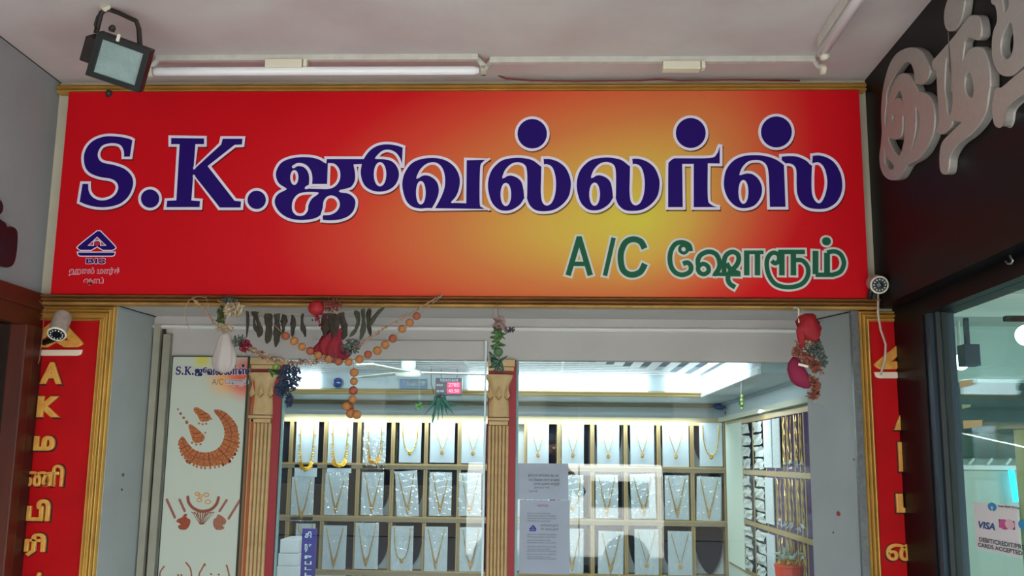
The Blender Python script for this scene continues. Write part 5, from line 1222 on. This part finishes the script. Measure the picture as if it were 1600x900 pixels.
# blue name board and white boxes, lower left in the shop
YB = 1.2
Bp = lambda px, py: (lambda q: (q[0], q[2]))(onY(YB, px, py))
b = sbox(467.5, 826, 495, 930, Bp)
t = thing('blue_name_board', 'narrow dark blue vertical board with white letters inside the left glass', 'board', ((b[0]+b[1])/2, YB, b[2]))
bx(b[0], b[1], YB, YB+.012, b[2], b[3]).build('board', mat('royal_blue_board', (46, 40, 132), .4), t, bevel=.002)
for s, (y0, y1) in zip(('தி', 'ரு', 'P', 'ப', 'ட', 'ட'), ((830, 844), (850, 863), (868, 873), (877, 882), (886, 890.5), (895, 900))):
    text('letter', s, sbox(476, y0, 487, y1, Bp), fr_front(YB), M_card, t, .001, .03)
mw_ = mat('white_box_board', (206, 212, 216), .5, noise=(10, .1))
for k, (x0, y0, x1, y1) in enumerate(((437, 842, 466, 864), (434, 864, 467, 884), (432, 884, 470, 906))):
    b = sbox(x0, y0, x1, y1, lambda px, py: (lambda q: (q[0], q[2]))(onY(1.5, px, py)))
    tag(bx(b[0], b[1], 1.5, 1.72, b[2], b[3]-.003).build('white_box', mw_, bevel=.004), ('topmost white box of the stack behind the left glass edge', 'middle white box of the stack behind the left glass edge', 'lowest visible white box of the stack behind the left glass edge')[k], 'box', 'white boxes behind the left glass')
zb_box = onY(1.5, 450, 906)[2]
tag(bx(-1.62, -1.10, 1.45, 1.75, 0, zb_box-.001).build('display_counter', M_cab, bevel=.005), 'low laminate counter carrying the white boxes behind the left glass', 'counter')
# red pot with gold tinsel
c = onY(.75, 1233, 890); t = thing('red_pot', 'orange red pot filled with gold tinsel at the lower right inside the shop', 'pot', (c[0], .75, c[2]-.08))
w_ = 21/F*(4.54)
MB().lathe((c[0], .75, c[2]-.09), (0, 0, 1), [(w_*.75, 0), (w_*.95, .05), (w_, .10), (w_*1.05, .102), (w_*1.05, .112), (w_*.9, .112)], 20).build('pot', mat('orange_red_glaze', (224, 66, 30), .4), t, smooth=False)
leafy(MB(), (c[0], .75, c[2]+.026), w_*1.0, 160, .010, (1, 1, .3)).build('tinsel', M_gild, t)
leafy(MB(), (c[0], .75, c[2]+.06), w_*1.0, 40, .014, (1.1, 1, .5)).build('foliage', mat('pale_foliage', (150, 170, 150), .7), t)
tag(bx(.55, 1.0, .50, 1.0, 0, c[2]-.091).build('glass_counter', M_cab, bevel=.006), 'pale counter standing inside the right glass under the red pot', 'counter')
# notices taped to the glass
YN = YG+.018
Np = lambda px, py: (lambda q: (q[0], q[2]))(onY(YN, px, py)); fN = fr_front(YN-.001)
m_pap = mat('notice_paper', (168, 176, 192), .7, alpha=.82); m_ink = mat('grey_ink', (104, 108, 120), .7); m_inkr = mat('red_ink', (176, 70, 84), .7); m_inkb = mat('blue_ink', (60, 66, 150), .7)
b = sbox(808, 724.5, 888, 780, Np)
t = thing('paper_notice', 'upper white notice with Tamil lines taped inside the right glass by the central column', 'notice', ((b[0]+b[1])/2, YN, b[2]))
bx(b[0], b[1], YN, YN+.001, b[2], b[3]).build('paper', m_pap, t)
for s, (x0, y0, x1, y1) in (('நேரம் மாலை கடை', (825, 740, 873, 746)), ('வாடிக்கையாளர் கவனம்', (826, 747, 874, 752.5)), ('தங்க நகை மாற்றி', (834, 753.5, 874, 759)), ('தரப்படும்', (835, 760, 858, 764)), ('நன்றி', (827, 766, 840, 769))):
    text('line', s, sbox(x0, y0, x1, y1, Np), fN, m_ink, t, .0012, .01)
b = sbox(811, 782, 890, 896, Np)
t = thing('paper_notice', 'lower white notice with a blue triangle emblem taped inside the right glass', 'notice', ((b[0]+b[1])/2, YN, b[2]))
bx(b[0], b[1], YN, YN+.001, b[2], b[3]).build('paper', m_pap, t)
text('heading', 'NOTICE', sbox(840, 788.5, 856, 791.5, Np), fN, m_inkr, t, .0012, .01)
for i, y in enumerate((801, 805, 809, 813, 834, 838, 843, 847, 853, 857, 860, 865, 869, 872)):
    wds = ' '.join(''.join(random.choice('abcdeghimnorstu') for _ in range(random.randint(3, 8))) for _ in range(6))
    wds = 'all gold ornaments sold here carry the hallmark' if i % 2 else 'please ask for the bill with every purchase'
    text('line', wds, sbox(824, y, 869 if i % 3 else 860, y+2.4, Np), fN, m_ink, t, .0012, .0)
mb = MB(); T_ = lambda pts: [Np(827+(p[0]-484)/238*11, 820+(p[1]-320)/162*10) for p in pts]
fill(mb, [T_(o1), T_(h1)], fN, .0014, 0); fill(mb, [T_(o2)], fN, .0014, 0); mb.build('emblem', m_inkb, t)
text('line', 'hallmark gold', sbox(845, 819, 872, 823, Np), fN, m_ink, t, .0012); text('line', 'for pure gold', sbox(845, 825, 872, 829, Np), fN, m_ink, t, .0012)
# ================================================================ RIGHT NEIGHBOUR SHOP
XGl = XP+.034
Vp = lambda px, py: (lambda q: (-q[1], q[2]))(onX(XGl, px, py)); fV = fr_right(XGl)
def vbox(x0, y0, x1, y1):      # box on the glass plane from px corners (left/top, right/bottom)
    a = Vp(x0, y1); b = Vp(x1, y0); c = Vp(x0, y0); return (c[0], b[0], a[1], c[1])
m_stk = mat('sticker_paper', (206, 196, 196), .5)
t = thing('card_payment_sticker', 'pinkish white payment card sticker on the right shop glass', 'sticker', (XGl, -.5, 1.3))
a = Vp(1521, 784); b = Vp(1526, 857); u0 = (a[0]+b[0])/2; z1, z0 = a[1], b[1]; u1 = u0+.30
def U(px, py): q = Vp(px, py); return q
MB().add([fV(u0, z0, .001), fV(u1, z0, .001), fV(u1, z1, .001), fV(u0, z1, .001), fV(u0, z0, .0), fV(u1, z0, .0), fV(u1, z1, .0), fV(u0, z1, .0)], [(0,1,2,3),(4,7,6,5),(0,4,5,1),(1,5,6,2),(2,6,7,3),(3,7,4,0)]).build('sheet', m_stk, t)
def tx(s, x0, y0, x1, y1, m, bold=.02, it=0):
    c = Vp(x0, y1); d = Vp(x1, y0); e = Vp(x0, y0); text('lettering', s, (c[0], d[0], c[1], e[1]), fV, m, t, .0018, bold, italic=it)
m_vb = mat('card_blue_ink', (26, 60, 120), .5); m_cy = mat('bank_cyan_ink', (20, 124, 176), .5)
tx('VISA', 1530, 814, 1555, 825, m_vb, .04, .25); tx('State Bank Group', 1561, 788.5, 1594, 793, mat('ink_dark', (50, 54, 64), .5), .02)
tx('DEBIT/CREDIT/PREPAID', 1531, 839, 1622, 846, mat('ink_dark', (50, 54, 64), .5), .03); tx('CARDS ACCEPTED HERE', 1529, 847.5, 1622, 854, mat('ink_dark', (50, 54, 64), .5), .03)
def disc(px, py, rpx, m, d=.0016):
    c = Vp(px, py); r = (Vp(px+rpx, py)[0]-Vp(px-rpx, py)[0])/2; rz = (Vp(px, py-rpx)[1]-Vp(px, py+rpx)[1])/2
    mb = MB(); fill(mb, [ell(c[0], c[1], r, rz, 24)], fV, d); return mb.build('printed_disc', m, t)
disc(1551, 792, 6.8, m_cy); disc(1551, 793, 1.8, m_stk, .0022)
c = Vp(1551, 793.5); mb = MB(); fill(mb, [[(c[0]-.003, c[1]), (c[0]+.003, c[1]), (c[0]+.003, Vp(1551, 799)[1]), (c[0]-.003, Vp(1551, 799)[1])]], fV, .0022); mb.build('printed_slot', m_stk, t)
a = Vp(1561, 811); b = Vp(1587, 828); mb = MB(); fill(mb, [[(a[0], a[1]), (b[0], a[1]), (b[0], b[1]), (a[0], b[1])]], fV, .0015); mb.build('printed_card', mat('card_violet_ink', (92, 52, 108), .5), t)
disc(1570, 819.5, 8, mat('card_magenta_ink', (186, 58, 120), .5), .0020); disc(1579, 819.5, 7.5, mat('card_pale_ink', (206, 160, 170), .5), .0024)
disc(1600, 820, 8, m_cy)
# beige board and tapes on the glass
m_beige = mat('beige_card_board', (196, 178, 128), .7)
a = Vp(1577, 672); zbt = Vp(1592, 900)[1]-.15
tag(MB().box(XGl+.012, XGl+.016, -a[0]-.6, -a[0], zbt, a[1]).build('beige_board', m_beige), 'beige card board behind the right shop glass at the right edge of the photo', 'board')
def tape(x0, y0, x1, y1, lab, m=m_beige):
    a = Vp(x0, y0); b = Vp(x1, y0); c = Vp(x0, y1); mb = MB()
    P = [(a[0], a[1]), (b[0], a[1]-.004), (b[0]-.006, c[1]+.003), (a[0]+.002, c[1])]
    mb.prism(P, .0, .001, fV); tag(mb.build('tape_scrap', m), lab, 'tape', 'tape scraps on the right shop glass')
tape(1499, 595, 1520, 606, 'upper beige tape scrap beside the dark frame of the right shop glass')
tape(1505, 657, 1535, 670, 'lower beige tape scrap beside the dark frame of the right shop glass')
tape(1503, 632, 1517, 639, 'thin greenish tape scrap between the two beige ones', mat('green_tape', (150, 170, 140), .6))
# interior
m_dg = mat('dark_green_board', (52, 84, 84), .6, noise=(5, .35)); m_dg2 = mat('mid_green_board', (76, 104, 92), .6, noise=(5, .25))
t = thing('green_display_board', 'dark green horizontal display board on the back wall of the right shop', 'board', (3.0, 2.5, 1.6))
z1 = onY(2.55, 1540, 598)[2]; zm = onY(2.55, 1540, 676)[2]; z0 = onY(2.55, 1540, 715)[2]
xa = XP+.16
bx(xa, 4.6, 2.56, 2.599, zm, z1).build('upper_panel', m_dg, t); bx(xa, 4.6, 2.56, 2.599, z0, zm-.01).build('lower_panel', m_dg2, t)
t = thing('white_cabinet', 'pale cabinet with a white top rail in the right shop below the green board', 'cabinet', (3.0, 2.3, 0))
bx(xa, 4.4, 2.15, 2.55, 0, onY(2.15, 1540, 735)[2]).build('body', mat('pale_cabinet_body', (196, 208, 198), .5), t, bevel=.006)
bx(xa, 4.4, 2.13, 2.15, onY(2.13, 1540, 734)[2], onY(2.13, 1540, 727)[2]).build('top_rail', mat('white_rail', (236, 240, 236), .4), t)
for px in (1514, 1543, 1572):
    c = onY(2.12, px, 726); MB().tube([c, c+np.array([.03, 0, .035])], .007, 6).build('hook', mat('white_rail', (236, 240, 236), .4), t)
c0, c1 = onY(2.1, 1580, 735), onY(2.1, 1588, 784)
tag(MB().tube([c0, c1], .017, 10).build('cyan_tube_lamp', mat('cyan_lit_tube', (60, 220, 240), .4, emit=((40, 210, 245), 1.6)), smooth=True), 'lit cyan tube leaning inside the right shop above the payment sticker', 'lamp')
t = thing('ceiling_beam', 'pale beam crossing the ceiling of the right shop behind the glass', 'beam', (3.0, 1.6, 2.42))
bx(XP+.13, 5.2, 1.35, 1.5, 2.30, 2.42).build('beam', mat('pale_beam', (196, 206, 200), .7), t)
c = onY(1.34, 1519, 552); tag(MB().box(c[0]-.03, c[0]+.05, 1.36, 1.45, c[2]-.06, c[2]+.05).box(c[0]-.005, c[0]+.02, 1.40, 1.42, c[2]+.05, 2.30).build('metal_bracket', M_teal, bevel=.004), 'small dark metal bracket box hung under the beam of the right shop', 'bracket')
for px, py, r, lab in ((1501, 566, .045, 'bright round lamp just right of the dark frame in the right shop'), (1604, 524, .06, 'bright round lamp at the right photo edge inside the right shop')):
    c = onY(1.9, px, py); tt = thing('round_lamp', lab, 'lamp', tuple(c))
    MB().ball(c, r, 14, 10).build('bulb', mat('lamp_glow', (255, 255, 255), .5, emit=((225, 250, 255), 5)), tt, smooth=True)
    MB().tube([c+np.array([0, 0, r]), (c[0], c[1], 2.42)], .01, 8).build('stem', M_fit, tt)
c = onY(1.0, 1590, 498); tag(bx(c[0]-.06, c[0]+.5, .98, 1.02, c[2]-.012, c[2]+.012).build('curtain_rail', M_iron), 'dark rail near the ceiling inside the right shop', 'rail')
# stains on the jambs
for (px, py, r, X, mm, lab) in ():
    pass

# ================================================================ PHOTOGRAPHER (seen reflected in the glass)
def person():
    t = thing('person', 'person in grey shirt and dark trousers raising a phone, faint reflection in right glass', 'person', (.0, -4.12, 0))
    bm_pts = {'pel': ((0, -4.14, .95), .15), 'wst': ((0, -4.14, 1.10), .125), 'chs': ((0, -4.13, 1.30), .155), 'nek0': ((0, -4.13, 1.44), .075), 'nek': ((0, -4.11, 1.50), .052), 'hd0': ((0, -4.08, 1.57), .085), 'hd1': ((0, -4.07, 1.66), .092), 'hd2': ((0, -4.09, 1.72), .06)}
    E_l = [('pel', 'wst'), ('wst', 'chs'), ('chs', 'nek0'), ('nek0', 'nek'), ('nek', 'hd0'), ('hd0', 'hd1'), ('hd1', 'hd2')]
    for s, k in ((-1, 'l'), (1, 'r')):
        bm_pts.update({'sh'+k: ((s*.185, -4.12, 1.40), .062), 'el'+k: ((s*.27, -3.97, 1.27), .045), 'wr'+k: ((s*.115, -3.88, 1.50), .028), 'pm'+k: ((s*.085, -3.865, 1.545), .030),
                       'hp'+k: ((s*.095, -4.14, .88), .10), 'kn'+k: ((s*.11, -4.12, .49), .06), 'an'+k: ((s*.12, -4.15, .10), .042), 'ft'+k: ((s*.14, -4.02, .045), .04)})
        E_l += [('chs', 'sh'+k), ('sh'+k, 'el'+k), ('el'+k, 'wr'+k), ('wr'+k, 'pm'+k), ('pel', 'hp'+k), ('hp'+k, 'kn'+k), ('kn'+k, 'an'+k), ('an'+k, 'ft'+k)]
        for f in range(4):
            z = 1.575-f*.020; a = 'f%d%s' % (f, k)
            bm_pts.update({a+'a': ((s*.088, -3.852, z), .0095), a+'b': ((s*.082, -3.828, z+.003), .009), a+'c': ((s*.062-s*.004*f, -3.822, z+.004), .008)})
            E_l += [('pm'+k, a+'a'), (a+'a', a+'b'), (a+'b', a+'c')]
        bm_pts.update({'t'+k+'a': ((s*.070, -3.875, 1.520), .011), 't'+k+'b': ((s*.050, -3.868, 1.530), .009)}); E_l += [('pm'+k, 't'+k+'a'), ('t'+k+'a', 't'+k+'b')]
    names = list(bm_pts); me = bpy.data.meshes.new('tmp'); me.from_pydata([bm_pts[n][0] for n in names], [(names.index(a), names.index(b)) for a, b in E_l], [])
    o = bpy.data.objects.new('tmp', me); COL.objects.link(o); md = o.modifiers.new('s', 'SKIN'); sv = me.skin_vertices[0].data
    for i, n in enumerate(names): sv[i].radius = (bm_pts[n][1],)*2 if not n.startswith(('chs', 'wst', 'pel')) else (bm_pts[n][1]*1.15, bm_pts[n][1]*.8)
    sv[0].use_root = True
    s2 = o.modifiers.new('u', 'SUBSURF'); s2.levels = 2; s2.render_levels = 2
    dg = bpy.context.evaluated_depsgraph_get(); m3 = bpy.data.meshes.new_from_object(o.evaluated_get(dg))
    V = [tuple(v.co) for v in m3.vertices]; Fs = [tuple(p.vertices) for p in m3.polygons]
    bpy.data.objects.remove(o); bpy.data.meshes.remove(me); bpy.data.meshes.remove(m3)
    mb = MB(); mb.v = V; mb.f = Fs; mi = []
    for f in Fs:
        c = np.mean([V[i] for i in f], 0); z = c[2]
        arm = abs(c[0]) > .0 and c[1] > -3.93
        if z > 1.47 and abs(c[0]) < .15 and c[1] < -3.92: k = 0
        elif arm and z > 1.36 and c[1] > -3.93 and z < 1.7: k = 0
        elif z > .96: k = 1
        elif z > .09: k = 2
        else: k = 3
        mi.append(k)
    mb.mi = mi
    sk = mat('brown_skin', (128, 88, 64), .6); b_ = mb.build('body', [sk, mat('grey_blue_shirt', (84, 92, 106), .8), mat('dark_trousers', (34, 34, 42), .8), mat('brown_shoe', (50, 36, 28), .6)], t, smooth=True)
    MB().ball((0, -4.105, 1.68), .098, 16, 10, (.95, 1.05, .95)).build('hair', mat('black_hair', (18, 15, 14), .6), t, smooth=True)
    for s in (-1, 1):
        MB().ball((s*.032, -3.985, 1.645), .012, 10, 8).build('eye', mat('eye_white', (220, 216, 210), .3), t, smooth=True)
        MB().ball((s*.098, -4.075, 1.635), .026, 10, 8, (.35, .7, 1)).build('ear', sk, t, smooth=True)
    MB().ball((0, -3.975, 1.615), .016, 10, 8, (.8, 1, 1.5)).build('nose', sk, t, smooth=True)
    MB().ball((0, -3.990, 1.575), .020, 10, 6, (1.2, .5, .35)).build('mouth', mat('lip', (120, 66, 60), .5), t, smooth=True)
    ph = thing('mobile_phone', 'black phone held up by the person reflected in the glass', 'phone', (0, -3.84, 1.55))
    bx(-.078, .078, -3.850, -3.841, 1.512, 1.588).build('phone_body', mat('phone_black', (16, 16, 18), .3), ph, bevel=.003)
person()

# ---- added van, a stand-in for the bright street reflected in the glass
t = thing('reflection_van', 'added white van across the street, stand-in for the bright reflection in the right glass', 'van', (.15, -9.6, 0))
m_van = mat('white_van_paint', (232, 234, 232), .4)
P = [(-10.5, .30), (-8.95, .30), (-8.95, 1.35), (-9.15, 1.5), (-10.4, 1.5), (-10.5, 1.35)]
mb = MB(); n = len(P); vs = [(-1.1, a, b) for a, b in P]+[(1.5, a, b) for a, b in P]
mb.add(vs, [tuple(range(n)), tuple(range(n, 2*n))[::-1]]+[(i, (i+1) % n, n+(i+1) % n, n+i) for i in range(n)]); mb.build('body', m_van, t, bevel=.03)
MB().box(.55, 1.3, -8.955, -8.94, .95, 1.28).build('side_window', mat('van_window', (30, 36, 40), .1), t)
MB().box(-.05, -.02, -8.956, -8.945, .4, 1.32).build('door_gap', M_blk, t)
for x in (-.7, 1.0): MB().lathe((x, -9.0, .30), (0, 1, 0), [(.12, -.02), (.30, 0), (.30, .18), (.12, .2)], 24).build('wheel', M_blk, t)
